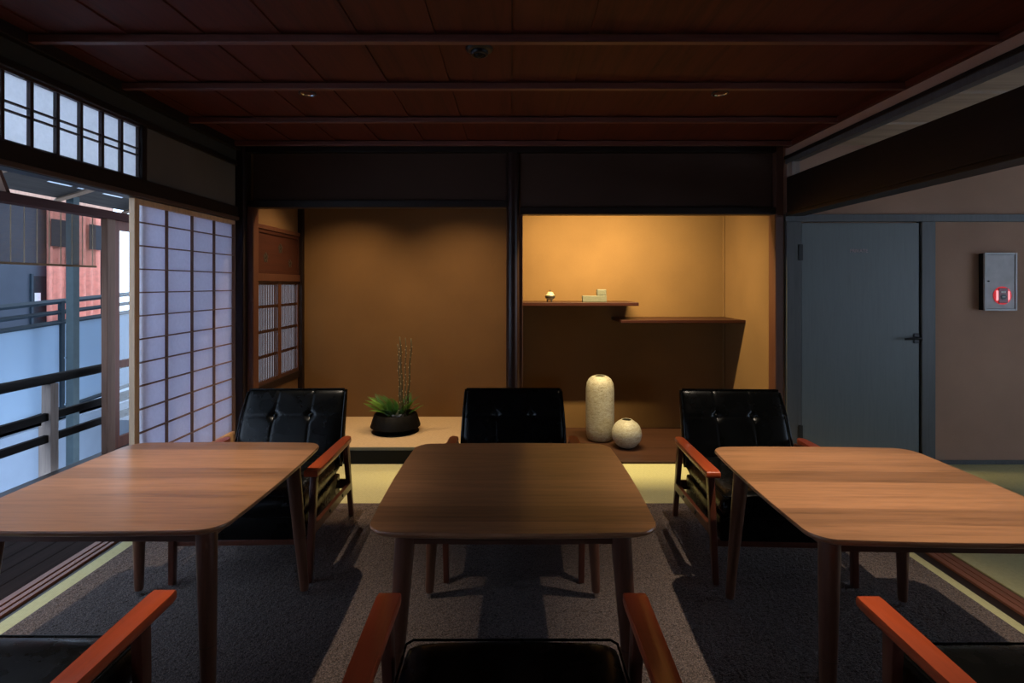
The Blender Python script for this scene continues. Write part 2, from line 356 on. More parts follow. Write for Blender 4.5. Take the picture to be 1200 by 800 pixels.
# carpet: dense pile surface
def carpet():
    x0, x1, y0, y1, st = -1.975, 1.98, 0.0, 3.375, 0.0105
    nx = int((x1-x0)/st); ny = int((y1-y0)/st); vs = []; fs = []
    for j in range(ny+1):
        for i in range(nx+1):
            e = i in (0, nx) or j in (0, ny); q = i in (1, nx-1) or j in (1, ny-1)
            gx = {1: 0.2, nx-1: nx-0.2}.get(i, i); gy = {1: 0.2, ny-1: ny-0.2}.get(j, j)
            vs.append((x0+(x1-x0)*gx/nx + (0 if e or q else random.uniform(-.003,.003)), y0+(y1-y0)*gy/ny + (0 if e or q else random.uniform(-.003,.003)), 0.001 if e else 0.0085 if q else 0.008+random.uniform(0,.004)))
    for j in range(ny):
        for i in range(nx):
            a = j*(nx+1)+i; fs.append((a, a+1, a+nx+2, a+nx+1))
    me = bpy.data.meshes.new('carpet'); me.from_pydata(vs, [], fs); me.materials.append(M['carpet'])
    o = bpy.data.objects.new('carpet', me); COL.objects.link(o)
    tag(o, 'grey-brown shag carpet covering the tatami floor under the tables and chairs', 'carpet')
carpet()
# floor tracks
def track(name, x0, x1, label, ridges):
    t = sthing(name, label, 'trim', ((x0+x1)/2, 0, 0)); w = (x1-x0); c = (x0+x1)/2
    obj('track_base', box(-w/2, w/2, YF, YB, -0.04, -0.006), 'sill_dark', t)
    for a, b_ in ridges:
        obj('track_ridge', box(a-c, b_-c, YF, YB, -0.012, 0.004, 0.0015), 'sill', t)
track('trim_1', -2.205, -2.062, 'grooved red-brown wooden floor track along the left veranda opening', ((-2.195, -2.162), (-2.150, -2.125), (-2.113, -2.092)))
track('trim_2', 2.043, 2.225, 'grooved red-brown wooden floor track along the right side of the room', ((2.100, 2.132), (2.137, 2.168), (2.173, 2.205)))

# ---- ceiling
ce = struct('ceiling', box(-2.2, 2.2, YF-0.1, YB+0.05, ZC+0.02, ZC+0.06), 'beam_x', 'dark reddish wooden ceiling of wide boards with thin battens', 'ceiling')
bw = 0.323
for k in range(-7, 7):
    x0 = k*bw; x1 = x0+bw
    bm = bm_new(); th = 0.010; dz = 0.006*(1)
    # lapped board, one edge a little lower
    xs = (max(x0, -2.1)+0.0015, min(x1, 2.1)-0.0015)
    v = [bm.verts.new(p) for p in ((xs[0]-(x0+x1)/2, YF, dz*0), (xs[1]-(x0+x1)/2, YF, -dz), (xs[1]-(x0+x1)/2, YB, -dz), (xs[0]-(x0+x1)/2, YB, 0),
                                   (xs[0]-(x0+x1)/2, YF, th), (xs[1]-(x0+x1)/2, YF, th-dz), (xs[1]-(x0+x1)/2, YB, th-dz), (xs[0]-(x0+x1)/2, YB, th))]
    for f in ((3,2,1,0),(4,5,6,7),(0,1,5,4),(1,2,6,5),(2,3,7,6),(3,0,4,7)): bm.faces.new([v[i] for i in f])
    obj('ceiling_board', bm, 'ceil', ce, loc=((x0+x1)/2, 0, ZC+0.006))
bat = box(-2.05, 2.05, -0.016, 0.016, -0.036, -0.003, 0.003); bme = None
for y in (-1.67, -1.10, -0.53, 0.034, 0.601, 1.168, 1.735, 2.302, 2.850, 3.436, 4.0):
    if bme is None: o = obj('batten', bat, 'batten', ce, loc=(0, y, ZC)); bme = o.data
    else: share('batten', bme, ce, (0, y, ZC))

# ---- ceiling edge trims
struct('trim_3', box(-2.03, 1.99, YB-0.035, YB+0.03, ZC-0.055, ZC+0.005, 0.004), 'beam_x', 'dark cornice strip where the ceiling meets the back wall', 'trim')
struct('trim_4', box(XL-0.03, XL+0.035, YF, YB-0.04, ZC-0.05, ZC+0.005, 0.004), 'beam_y', 'dark cornice strip where the ceiling meets the left wall', 'trim')
struct('trim_5', box(XR-0.03, XR+0.03, YF, YB-0.04, ZC-0.028, ZC+0.005, 0.004), 'ceil', 'red-brown cornice strip where the ceiling meets the right wall', 'trim')

# ---- left wall (upper), transom, lintels
wl = sthing('wall_left', 'upper left wall above the veranda opening, grey-brown plaster', 'wall', (XL, 0, 0))
obj('upper_band', box(-0.06, 0.0, YF, YB, 2.275, ZC-0.045), 'plaster_band', wl)
obj('plaster_panel', box(-0.05, -0.008, 3.07, YB-0.03, 1.94, 2.25), 'plaster_grey', wl)
obj('upper_rail', box(-0.055, 0.012, YF, YB-0.02, 2.245, 2.278, 0.003), 'beam_y', wl)
obj('transom_post', box(-0.055, 0.006, 3.035, 3.075, 1.94, 2.246, 0.002), 'post_dark', wl)
struct('trim_6', box(XL-0.07, XL+0.015, YF, YB-0.02, 1.835, 1.94, 0.004), 'beam_y', 'dark lintel beam running over the shoji screens on the left', 'trim')
struct('trim_7', box(XL-0.02, XL+0.022, YF, YB-0.02, 1.838, 1.862, 0.003), 'beam_mid', 'thin worn strip along the lower edge of the left lintel', 'trim')
tr = thing('paper_transom', 'white paper transom with dark bars high above the veranda opening', 'transom', (XL-0.02, 3.04, 1.94))
obj('paper_sheet', box(-0.012, -0.010, -4.6, 0, 0.0, 0.305), 'paper_t', tr)
vb = box(-0.009, 0.010, -0.0085, 0.0085, 0.0, 0.305, 0.0015); vme = None
for k in range(34):
    y = -0.002 - 0.1362*k
    if vme is None: vme = obj('bar', vb, 'lath_dark', tr, loc=(0, y, 0)).data
    else: share('bar', vme, tr, (0, y, 0))
for z in (0.136, 0.173): obj('cross_bar', box(-0.008, 0.006, -4.6, 0, z-0.004, z+0.004), 'lath_dark', tr)
obj('frame_rail', box(-0.014, 0.012, -4.6, 0, 0.293, 0.306), 'lath_dark', tr)
obj('frame_rail', box(-0.014, 0.012, -4.6, 0, 0.0, 0.012), 'lath_dark', tr)

# ---- shoji screens
def shoji(x, y0, y1, label, flip=1):
    t = thing('shoji_screen', label, 'screen', (x, (y0+y1)/2, 0.004), 0, 'shoji screens of the left wall')
    w = (y1-y0)/2
    obj('stile', box(-0.016, 0.016, -w, -w+0.040, 0, 1.83, 0.002), 'shoji_wood', t)
    obj('stile', box(-0.016, 0.016, w-0.034, w, 0, 1.83, 0.002), 'shoji_bar', t)
    obj('top_rail', box(-0.015, 0.015, -w+0.038, w-0.032, 1.80, 1.83, 0.002), 'shoji_wood', t)
    obj('bottom_rail', box(-0.015, 0.015, -w+0.038, w-0.032, 0, 0.055, 0.002), 'shoji_wood', t)
    obj('kick_board', box(-0.006, 0.006, -w+0.038, w-0.032, 0.05, 0.245), 'shoji_wood', t)
    obj('middle_rail', box(-0.014, 0.014, -w+0.038, w-0.032, 0.24, 0.262, 0.002), 'shoji_wood', t)
    obj('paper_sheet', box(-0.009, -0.007, -w+0.036, w-0.03, 0.255, 1.805), 'paper', t)
    iw = 2*w-0.07
    for k in (1, 2, 3): obj('vertical_bar', box(-0.006, 0.0095, -w+0.038+iw*k/4-0.0045, -w+0.038+iw*k/4+0.0045, 0.26, 1.80), 'shoji_bar', t)
    for k in range(1, 12): obj('cross_bar', box(-0.006, 0.008, -w+0.038, w-0.032, 0.262+0.131*k-0.0035, 0.262+0.131*k+0.0035), 'shoji_bar', t)
    return t
shoji(-2.082, 2.99, 4.105, 'front shoji screen with pale wood stile beside the alcove post', 1)
shoji(-2.122, 3.075, 4.10, 'rear shoji screen hidden behind the front one by the alcove post', 1)
shoji(-2.082, -2.1, -0.95, 'shoji screen in the left wall behind the viewpoint', 1)
shoji(-2.082, -0.95, 0.25, 'closed shoji screen added unseen beside the viewpoint to cut daylight', 1)  # extra closed screen, added out of view to lower the room's daylight
shoji(-2.122, 0.22, 1.42, 'closed shoji screen added out of view beside the front left armchair to cut daylight', 1)  # another unseen screen added here so less daylight gets in

# ---- alcove walls, posts, headers
struct('wall_back', box(-2.03, -0.045, YA, YA+0.06, 0, 2.4), 'plaster_tok', 'ochre plaster back wall of the left display alcove', 'wall')
struct('wall_alcove', box(0.08, 2.05, YA, YA+0.06, 0, 2.4), 'plaster_tok', 'ochre plaster back wall of the lit shelf alcove', 'wall')
struct('wall_partition', box(-0.045, 0.08, 4.23, YA+0.06, 0, 2.4), 'plaster_tok', 'plaster partition between the two alcoves', 'wall')
struct('wall_right', box(1.99, 2.06, YB+0.09, YA+0.06, 0, 2.4), 'plaster_tok', 'ochre plaster side wall at the right of the shelf alcove', 'wall')
struct('ceiling_alcove', box(-2.03, 2.06, YB, YA+0.1, 2.40, 2.43), 'beam_x', 'dark wooden ceiling hidden above the alcoves', 'ceiling')
struct('wall_front', box(-1.97, -0.035, YB+0.02, YB+0.06, 1.98, 2.40), 'plaster_hi', 'dark plaster band above the left alcove opening', 'wall')
struct('wall_front_right', box(0.065, 1.99, YB+0.02, YB+0.06, 1.93, 2.40), 'plaster_hi', 'dark plaster band above the shelf alcove opening', 'wall')
struct('trim_8', box(-1.985, -0.035, YB-0.02, YB+0.07, 1.94, 1.995, 0.003), 'beam_x', 'black header bar over the left alcove', 'trim')
struct('trim_9', box(0.06, 1.995, YB-0.02, YB+0.07, 1.888, 1.942, 0.003), 'beam_x', 'black header bar over the shelf alcove', 'trim')
def pole_post(name, x0, x1, y0, y1, z0, z1, mat, label, bev=0.008):
    o = obj(name, box(x0-(x0+x1)/2, x1-(x0+x1)/2, y0-(y0+y1)/2, y1-(y0+y1)/2, 0, z1-z0, bev), mat, loc=((x0+x1)/2, (y0+y1)/2, z0))
    return tag(o, label, 'post', None, 'structure')
pole_post('trim_10', -2.14, -2.005, YB-0.06, YB+0.06, 0, 2.40, 'post_dark', 'dark corner post between the shoji and the left alcove')
pole_post('trim_11', -2.008, -1.955, YB-0.01, YB+0.08, 0, 1.96, 'post_red', 'brown post framing the left side of the display alcove')
bm = lathe([(0.0, 0), (0.052, 0), (0.050, 1.2), (0.046, 2.4), (0.0, 2.4)], 20)
o = obj('trim_12', bm, wood('polished alcove post wood', (0.018, 0.008, 0.006), 'Z', 0.3, 0.3, spec=0.3), None, SM, loc=(0.005, 4.16, 0)); tag(o, 'dark polished round post standing between the two alcoves', 'post', None, 'structure')
struct('trim_13', box(0.045, 0.082, 4.165, 4.23, 0, 1.9, 0.003), 'post_red', 'reddish strip standing in for light reflected on the right of the central alcove post', 'trim')  # lighter strip stands for light reflecting off the right side of the post
pole_post('trim_14', 1.985, 2.05, YB-0.02, YB+0.09, 0, 2.40, 'post_red', 'red-brown post at the right edge of the shelf alcove')
pole_post('trim_15', 1.972, 1.990, YA-0.018, YA+0.0, 0, 2.3, 'plaster_tok', 'slim corner bead at the back right of the shelf alcove', 0.004)
# left alcove side wall with carved panel and lattice window
ws = sthing('wall_side', 'left side wall of the display alcove with a lattice window', 'wall', (-1.99, 0, 0))
obj('plaster_top', box(-0.03, 0.0, YB+0.08, YA, 1.83, 2.40), 'plaster_tok', ws)
obj('plaster_bottom', box(-0.03, 0.0, YB+0.08, YA, 0.12, 0.53), 'plaster_tok', ws)
obj('head_rail', box(-0.03, 0.022, YB+0.07, YA, 1.80, 1.835, 0.003), 'post_red', ws)
obj('middle_rail', box(-0.03, 0.022, YB+0.07, YA, 1.385, 1.445, 0.003), 'post_red', ws)
obj('bottom_rail', box(-0.03, 0.022, YB+0.07, YA, 0.50, 0.56, 0.003), 'post_dark', ws)
pole_post('trim_16', -1.99, -1.945, YA-0.05, YA, 0.12, 2.4, 'post_dark', 'dark corner post at the back left of the display alcove', 0.004)
pn = thing('carved_panel', 'red cedar panel pierced with small flower motifs above the lattice window', 'panel', (-1.99, 4.66, 1.445))
obj('board', box(-0.012, 0.006, -0.41, 0.41, 0.0, 0.355), 'side_panel', pn)
for (z0, z1) in ((0, 0.03), (0.325, 0.355)): obj('frame_bar', box(-0.012, 0.014, -0.41, 0.41, z0, z1, 0.002), 'side_panel', pn)
for (y0, y1) in ((-0.41, -0.385), (0.385, 0.41)): obj('frame_bar', box(-0.012, 0.014, y0, y1, 0.03, 0.325, 0.002), 'side_panel', pn)
def flower(y, z, r):
    bm = bm_new()
    for k in range(5):
        a = 2*PI*k/5+PI/2; cy, cz = y+r*0.62*math.cos(a), z+r*0.62*math.sin(a)
        seg = 10; c0 = bm.verts.new((0.010, cy, cz)); rg = [bm.verts.new((0.0065, cy+r*0.40*math.cos(2*PI*j/seg), cz+r*0.40*math.sin(2*PI*j/seg))) for j in range(seg)]
        for j in range(seg): bm.faces.new((c0, rg[j], rg[(j+1)%seg]))
    c0 = bm.verts.new((0.013, y, z)); rg = [bm.verts.new((0.0065, y+r*0.22*math.cos(2*PI*j/8), z+r*0.22*math.sin(2*PI*j/8))) for j in range(8)]
    for j in range(8): bm.faces.new((c0, rg[j], rg[(j+1)%8]))
    obj('flower_motif', bm, 'burner_d', pn)
flower(-0.26, 0.13, 0.045); flower(0.02, 0.22, 0.045); flower(0.22, 0.10, 0.04)
wn = sthing('window_1', 'lattice window of thin vertical slats in the side of the left alcove', 'window', (-1.99, 4.66, 0.56))
for (y0, y1) in ((-0.43, -0.395), (-0.03, 0.03), (0.395, 0.43)): obj('window_stile', box(-0.022, 0.008, y0, y1, 0, 0.825, 0.002), 'post_red', wn)
for z in (0.015, 0.81): obj('window_rail', box(-0.021, 0.006, -0.395, 0.395, z-0.015, z+0.015), 'lattice', wn)
for z in (0.22, 0.42, 0.62):
    for s in ((-0.395, -0.03), (0.03, 0.395)): obj('window_rail', box(-0.014, 0.0, s[0], s[1], z-0.012, z+0.012), 'lattice', wn)
sb = box(-0.004, 0.000, -0.007, 0.007, 0.03, 0.795); sme = None
for s in (-0.395, 0.03):
    for k in range(11):
        y = s + 0.365*(k+0.75)/11.5
        if sme is None: sme = obj('slat', sb, 'lattice', wn, loc=(0, y, 0)).data
        else: share('slat', sme, wn, (0, y, 0))
obj('glass_pane', box(-0.020, -0.018, -0.395, 0.395, 0.03, 0.795), 'glass', wn)

# ---- left alcove raised floor, front beam; right alcove board
tk = thing('alcove_mat', 'beige rush mat covering the raised floor of the left display alcove', 'mat', (-1.01, 4.63, 0.10))
obj('rush_surface', box(-0.95, 0.955, -0.47, 0.49, 0.0, 0.020, 0.002), 'tatami_t', tk)
obj('edge_binding', box(-0.95, 0.955, -0.487, -0.468, 0.0, 0.021, 0.002), 'block', tk)
struct('trim_17', box(-1.96, -0.045, YB-0.0, YB+0.10, -0.1, 0.100, 0.004), 'lacquer', 'black lacquered front beam of the raised alcove floor', 'trim')
struct('floor_alcove', box(-1.99, -0.045, YB+0.10, YA, -0.1, 0.098), 'lacquer', 'raised base under the mat of the left alcove', 'floor')
struct('floor_alcove_right', box(0.08, 1.99, YB+0.0, YA, -0.1, 0.018, 0.003), 'jiita', 'dark polished board floor of the shelf alcove', 'floor')
# ---- staggered shelves
zs1, zs2, ys = 1.205, 1.055, 4.65
o = obj('upper_shelf', box(-0.50, 0.50, -0.235, 0.235, -0.030, 0.0, 0.003), 'shelf', loc=(0.58, ys+0.235, zs1)); tag(o, 'upper dark red alcove shelf carrying the incense burner and blocks', 'shelf')
o = obj('lower_shelf', box(-0.53, 0.53, -0.235, 0.235, -0.026, 0.0, 0.003), 'shelf', loc=(1.46, ys+0.235, zs2)); tag(o, 'lower dark red alcove shelf running to the right side wall', 'shelf')
# hidden strip lamp behind the header
sl = thing('strip_lamp', 'slim warm strip lamp hidden behind the header of the shelf alcove', 'lamp', (0.78, YB+0.10, 1.99))
obj('lamp_housing', box(-0.55, 0.55, -0.025, 0.025, 0.012, 0.045, 0.003), 'alarm_frame', sl)
ld = bpy.data.lights.new('strip_light', 'AREA'); ld.shape = 'RECTANGLE'; ld.size = 1.05; ld.size_y = 0.03; ld.energy = ALCOVE_W; ld.color = ALCOVE_COL
lo = bpy.data.objects.new('strip_light', ld); COL.objects.link(lo); lo.parent = sl; lo.location = (0, 0, 0.008); lo.rotation_euler = (math.radians(32), 0, 0)

# ---- next room on the right
wr = struct('wall_back_right', box(2.05, 6.2, YB, YB+0.08, -0.12, 2.5), 'plaster_r', 'brown plaster wall of the next room around the grey door', 'wall')
struct('trim_18', box(2.06, 6.2, YB-0.03, YB, 1.832, 1.888, 0.003), 'jamb', 'grey wooden trim running above the grey door', 'trim')
struct('baseboard_right', box(3.19, 6.2, YB-0.018, YB, 0.0, 0.03, 0.002), 'jamb', 'low grey baseboard of the next room wall', 'baseboard')
dr = sthing('door_1', 'flat blue-grey door of the next room marked with small print', 'door', (2.62, YB-0.02, 0))
obj('door_frame', box(-0.555, -0.445, -0.015, 0.02, 0, 1.832, 0.003), 'jamb', dr)
obj('door_frame', box(0.462, 0.565, -0.015, 0.02, 0, 1.832, 0.003), 'jamb', dr)
sl_ = obj('door_leaf', box(-0.44, 0.445, -0.006, 0.018, 0.012, 1.822, 0.002), 'door', dr)
obj('door_gap', box(0.446, 0.461, 0.004, 0.019, 0.0, 1.83), 'black', dr)
for z in (0.18, 1.51+0.03): obj('hinge', box(-0.468, -0.435, -0.022, -0.006, z, z+0.12, 0.003), 'black', dr)
hd = obj('door_handle', add_tube(tube([(0.425, -0.008, 0.955), (0.425, -0.05, 0.955)], 0.011, 12), [(0.435, -0.05, 0.955), (0.38, -0.052, 0.956), (0.31, -0.047, 0.95)], [0.010, 0.009, 0.007], 10), 'steel_dark', dr, SM)
obj('handle_rose', box(0.402, 0.443, -0.014, -0.006, 0.915, 0.99, 0.004), 'steel_dark', dr)
cu = bpy.data.curves.new('door_text', 'FONT'); cu.body = 'PRIVATE'; cu.size = 0.036; cu.align_x = 'CENTER'; cu.extrude = 0.0006; cu.space_character = 1.02
to = bpy.data.objects.new('tmp', cu); COL.objects.link(to); bpy.context.view_layer.update()
tm = bpy.data.meshes.new_from_object(to.evaluated_get(bpy.context.evaluated_depsgraph_get())); bpy.data.objects.remove(to)
tm.materials.clear(); tm.materials.append(M['white_print']); share('door_lettering', tm, dr, (-0.008, -0.0075, 1.600), (PI/2, 0, 0))
# kokabe, transom opening and beam along the right side
struct('wall_right_upper', box(XR, XR+0.05, YF, YB, 2.325, ZC), 'plaster_r', 'brown plaster strip above the right beam opening', 'wall')
struct('trim_19', box(XR-0.01, XR+0.055, YF, YB, 2.305, 2.327, 0.002), 'beam_y', 'black strip under the upper right plaster', 'trim')
struct('trim_20', box(XR+0.0, XR+0.055, YF, YB, 2.268, 2.305, 0.002), 'jamb', 'grey strip edging the long opening above the right beam', 'trim')
struct('trim_21', box(XR, XR+0.06, YB-0.10, YB-0.031, 2.165, 2.268, 0.002), 'post_grey', 'short grey block closing the opening above the right beam', 'trim')
bt = sthing('trim_22', 'massive dark beam crossing above the right side of the room', 'beam', (XR, 0, 0))
obj('beam_face', box(-0.005, 0.115, YF, YB-0.032, 1.90, 2.165, 0.005), 'beam_y', bt)
obj('beam_molding', box(-0.012, 0.122, YF, YB-0.032, 1.872, 1.898, 0.004), 'beam_mid' if False else 'beam_y', bt)
# next room ceiling
c2 = struct('ceiling_right', box(XR+0.05, 6.2, YF-0.1, YB+0.05, 2.42, 2.45), 'ceil2', 'pale board ceiling of the next room', 'ceiling')
for k in range(13):
    y1 = YB-0.03-0.57*k; y0 = y1-0.57
    obj('ceiling_board', box(2.13, 6.15, y0+0.002-(y0+y1)/2, y1-0.002-(y0+y1)/2, -0.008, 0.006), 'ceil2', c2, loc=(0, (y0+y1)/2, 2.412))
    obj('ceiling_lath', box(2.13, 6.15, -0.02, 0.02, -0.022, -0.006, 0.002), 'ceil2', c2, loc=(0, y0, 2.412))
# enclosing walls out of view
struct('wall_behind', box(-2.15, 6.2, YF-0.1, YF, 0, 2.5), 'plaster_hi', 'plain plaster wall behind the viewpoint', 'wall')
wr2 = sthing('wall_far_right', 'far right wall of the next room around its window', 'wall', (6.15, 0, 0))
for a in ((YF, -0.8, 0, 2.45), (2.8, YB, 0, 2.45), (-0.8, 2.8, 0, 0.5), (-0.8, 2.8, 2.0, 2.45)):
    obj('wall_section', box(-0.03, 0.05, a[0], a[1], a[2], a[3]), 'plaster_r', wr2)

# ================================================================== VERANDA AND OUTSIDE
en = sthing('floor_veranda', 'dark wooden veranda floor of narrow boards left of the room', 'floor', (-2.73, 1.3, 0))
obj('floor_base', box(-0.52, 0.52, -3.6, 4.2, -0.06, -0.03), 'sill_dark', en)
eb = box(-0.0505, 0.0505, -3.6, 4.2, -0.028, -0.006, 0.002); eme = None
for k in range(10):
    x = -0.468+0.104*k
    if eme is None: eme = obj('floor_board', eb, 'engawa', en, loc=(x, 0, 0)).data
    else: share('floor_board', eme, en, (x, 0, 0))
struct('trim_23', box(-3.33, -3.23, -2.4, 5.6, -0.05, 0.004, 0.003), 'sill_dark', 'black outer sill along the veranda edge', 'trim')
struct('trim_24', box(-3.31, -3.21, -2.4, 5.6, 1.885, 1.948, 0.004), 'lintel_red', 'red-brown outer lintel seen across the veranda', 'trim')
struct('ceiling_veranda', box(-3.3, -2.1, 3.2, 5.6, 2.42, 2.46), 'eave', 'dark board ceiling over the far end of the veranda', 'ceiling')
vr = struct('ceiling_veranda_added', box(-3.3, -2.1, -2.4, 3.2, 2.42, 2.43), 'skylight', 'translucent roof panels added over the unseen near end of the veranda to brighten the paper screens', 'ceiling')  # unseen roof made translucent so more daylight reaches the shoji and transom paper
struct('trim_25', box(-3.31, -3.23, -2.4, 5.6, 2.36, 2.42, 0.003), 'beam_y', 'dark rail under the veranda ceiling edge', 'trim')
struct('trim_26', box(-3.30, -3.22, 2.905, 2.985, 1.948, 2.36, 0.003), 'post_dark', 'dark short post above the outer lintel', 'trim')
bm = bm_new(); pts = [(0, 0), (0.20, 0), (0.02, 0.42), (0.0, 0.42)]
a = [bm.verts.new((-0.012, y, z)) for y, z in pts]; b_ = [bm.verts.new((0.012, y, z)) for y, z in pts]
bm.faces.new(a); bm.faces.new(list(reversed(b_)))
for i in range(4): bm.faces.new((a[i], a[(i+1)%4], b_[(i+1)%4], b_[i]))
br = sthing('trim_27', 'tan wedge-shaped brace board beside the short post above the lintel', 'brace', (-3.26, 3.0+0.36, 1.948))
obj('brace_board', bm, 'brace', br, loc=(0, -0.05, 0)); 
obj('brace_edge', tube([(0, 0.17, 0), (0, -0.02, 0.41)], 0.020, 4), 'post_red', br)
def sash(y0, y1, label, m='sash'):
    t = thing('sliding_sash', label, 'sliding door', (-3.27, (y0+y1)/2, 0.006)); w = (y1-y0)/2
    obj('stile', box(-0.016, 0.016, -w, -w+0.06, 0, 1.878, 0.002), m, t)
    obj('stile', box(-0.016, 0.016, w-0.06, w, 0, 1.878, 0.002), m, t)
    for z0, z1 in ((0, 0.09), (0.66, 0.72), (1.80, 1.878)): obj('rail', box(-0.015, 0.015, -w+0.058, w-0.058, z0, z1, 0.002), m, t)
    for z0, z1 in ((0.088, 0.662), (0.718, 1.802)): obj('pane', box(-0.002, 0.002, -w+0.056, w-0.056, z0, z1), 'glass', t)
    return t
struct('trim_28', box(-3.28, -3.23, 4.36, 4.45, 0.004, 1.885, 0.004), 'outer_post', 'brown outer post at the end of the open veranda side', 'post')
sash(4.47, 5.45, 'red-brown glazed sliding door standing behind the outer post')
sash(-2.2, -1.2, 'glazed sliding door of the veranda behind the viewpoint')
# outer handrail
hr = thing('veranda_railing', 'dark wooden handrail with two lower bars outside the veranda', 'railing', (-3.40, 1.5, -0.02))
obj('handrail', tube([(0, -3.6, 0.685), (0, 4.1, 0.685)], 0.036, 14), 'rail_wood', hr, SM)
for z in (0.412, 0.252): obj('lower_bar', box(-0.018, 0.018, -3.6, 4.1, z-0.028, z+0.028, 0.004), 'rail_wood', hr)
for y in (2.52, 0.3, -1.9): obj('railing_post', box(-0.035, 0.035, y-0.035, y+0.035, 0, 0.65, 0.003), 'post_grey', hr)
for y in (4.08,): obj('railing_post', box(-0.035, 0.035, y-0.035, y+0.035, 0, 0.65, 0.003), 'rail_wood', hr)
o = obj('support_post', box(-0.030, 0.030, -0.030, 0.030, -1.2, 0.31, 0.004), 'post_grey', loc=(-3.475, 4.07, 0)); tag(o, 'pale weathered wood post just outside the handrail', 'post')
# bamboo blind
struct('wall_window_dimmer', box(-3.38, -3.26, 5.75, 9.5, -2.5, 2.0), 'beam_mid', 'added outer wall that dims the view through the lattice window', 'wall')  # wall added to darken what shows behind the lattice slats
bl = thing('bamboo_blind', 'dark bamboo blind hanging outside above the handrail', 'blind', (-3.46, 2.4, 1.51))
sm2 = tube([(0, -3.0, 0), (0, 2.14, 0)], 0.0017, 5); sme = None
for k in range(72):
    if sme is None: sme = obj('bamboo_slat', sm2, 'bamboo', bl, loc=(0, 0, 0.004)).data
    else: share('bamboo_slat', sme, bl, (random.uniform(-.001,.001), 0, 0.004+0.0064*k))
stm = tube([(0, 0, 0), (0, 0, 0.46)], 0.0038, 5); stme = None
for k in range(48):
    if stme is None: stme = obj('string', stm, 'string', bl, loc=(0.003, 2.1, 0)).data
    else: share('string', stme, bl, (0.003, 2.1-0.105*k, 0))
obj('bottom_bar', box(-0.008, 0.008, -3.0, 2.14, -0.012, 0.004), 'bamboo', bl)
# eave over the handrail
ev = sthing('trim_29', 'grey sloping eave above the veranda railing with narrow roof lights', 'eave', (-3.30, 0, 2.50))
def eave_board(x0, x1, y0, y1, m, nm):
    bm = bm_new(); sl = -0.30
    v = [bm.verts.new(p) for p in ((-x0, y0, sl*x0), (-x1, y0, sl*x1), (-x1, y1, sl*x1), (-x0, y1, sl*x0), (-x0, y0, sl*x0+.02), (-x1, y0, sl*x1+.02), (-x1, y1, sl*x1+.02), (-x0, y1, sl*x0+.02))]
    for f in ((3,2,1,0),(4,5,6,7),(0,1,5,4),(1,2,6,5),(2,3,7,6),(3,0,4,7)): bm.faces.new([v[i] for i in f])
    obj(nm, bm, m, ev)
eave_board(0.0, 0.735, 3.2, 6.4, 'eave', 'eave_board'); eave_board(0.795, 1.05, 3.2, 6.4, 'eave', 'eave_board')
yy = 3.2
for (ya, yb) in ((3.6, 4.2), (4.80, 5.06), (5.13, 5.20), (5.45, 5.72), (6.0, 6.3)):
    eave_board(0.735, 0.795, yy, ya, 'eave', 'eave_board'); eave_board(0.740, 0.790, ya, yb, 'skylight', 'roof_light'); yy = yb
for k in range(4): obj('rafter', tube([(0, 3.4+0.9*k, -0.03), (-1.05, 3.4+0.9*k, -0.345)], 0.022, 4), 'rafter', ev)
# neighbour terrace railing with frosted panels; it climbs gently away from us
nr = thing('terrace_railing', 'dark blue metal railing over frosted glass across the passage', 'railing', (-4.60, 4.9, 0.0))
def slp(y): return 0.056*(y)
def bar(y0, y1, z, r, nm, m='neigh_rail', x=0):
    obj(nm, tube([(x, y0, z+slp(y0)), (x, y1, z+slp(y1))], r, 4), m, nr)
bar(-4.0, 3.6, 1.150, 0.026, 'rail_bar'); bar(-4.0, 3.6, 1.040, 0.022, 'rail_bar'); bar(-4.0, 3.6, 0.935, 0.026, 'rail_bar'); bar(-4.0, 3.6, 0.060, 0.026, 'rail_bar')
for (y0, y1) in ((-3.9, -1.9), (-1.87, 0.64), (0.71, 2.9)):
    bm = bm_new(); v = []
    for x in (-0.006, 0.006):
        v += [bm.verts.new((x, y0, 0.08+slp(y0))), bm.verts.new((x, y1, 0.08+slp(y1))), bm.verts.new((x, y1, 0.92+slp(y1))), bm.verts.new((x, y0, 0.92+slp(y0)))]
    for f in ((0,1,2,3),(7,6,5,4),(0,4,5,1),(1,5,6,2),(2,6,7,3),(3,7,4,0)): bm.faces.new([v[i] for i in f])
    obj('frosted_panel', bm, 'frost', nr)
for y in (-1.885, 0.675, 2.95): obj('rail_post', box(-0.02, 0.02, y-0.02, y+0.02, 0.0, 1.16+slp(y)), 'neigh_rail', nr)
o = struct('wall_terrace', box(-4.75, -4.55, 0.4, 9.0, -2.5, -0.02), 'neigh_low', 'pale blue-grey parapet below the frosted glass railing', 'wall')
# steel column
o = thing('steel_column', 'grey-blue square steel column in front of the terrace railing', 'column', (-4.293, 5.337, -2.5))
obj('column_shaft', box(-0.0375, 0.0375, -0.0375, 0.0375, 0, 4.75, 0.003), 'steel', o)
for z in (2.70, 2.95, 3.15): obj('bolt', tube([(-0.03, -0.0375, z), (-0.03, -0.056, z)], 0.010, 6), 'chrome', o)
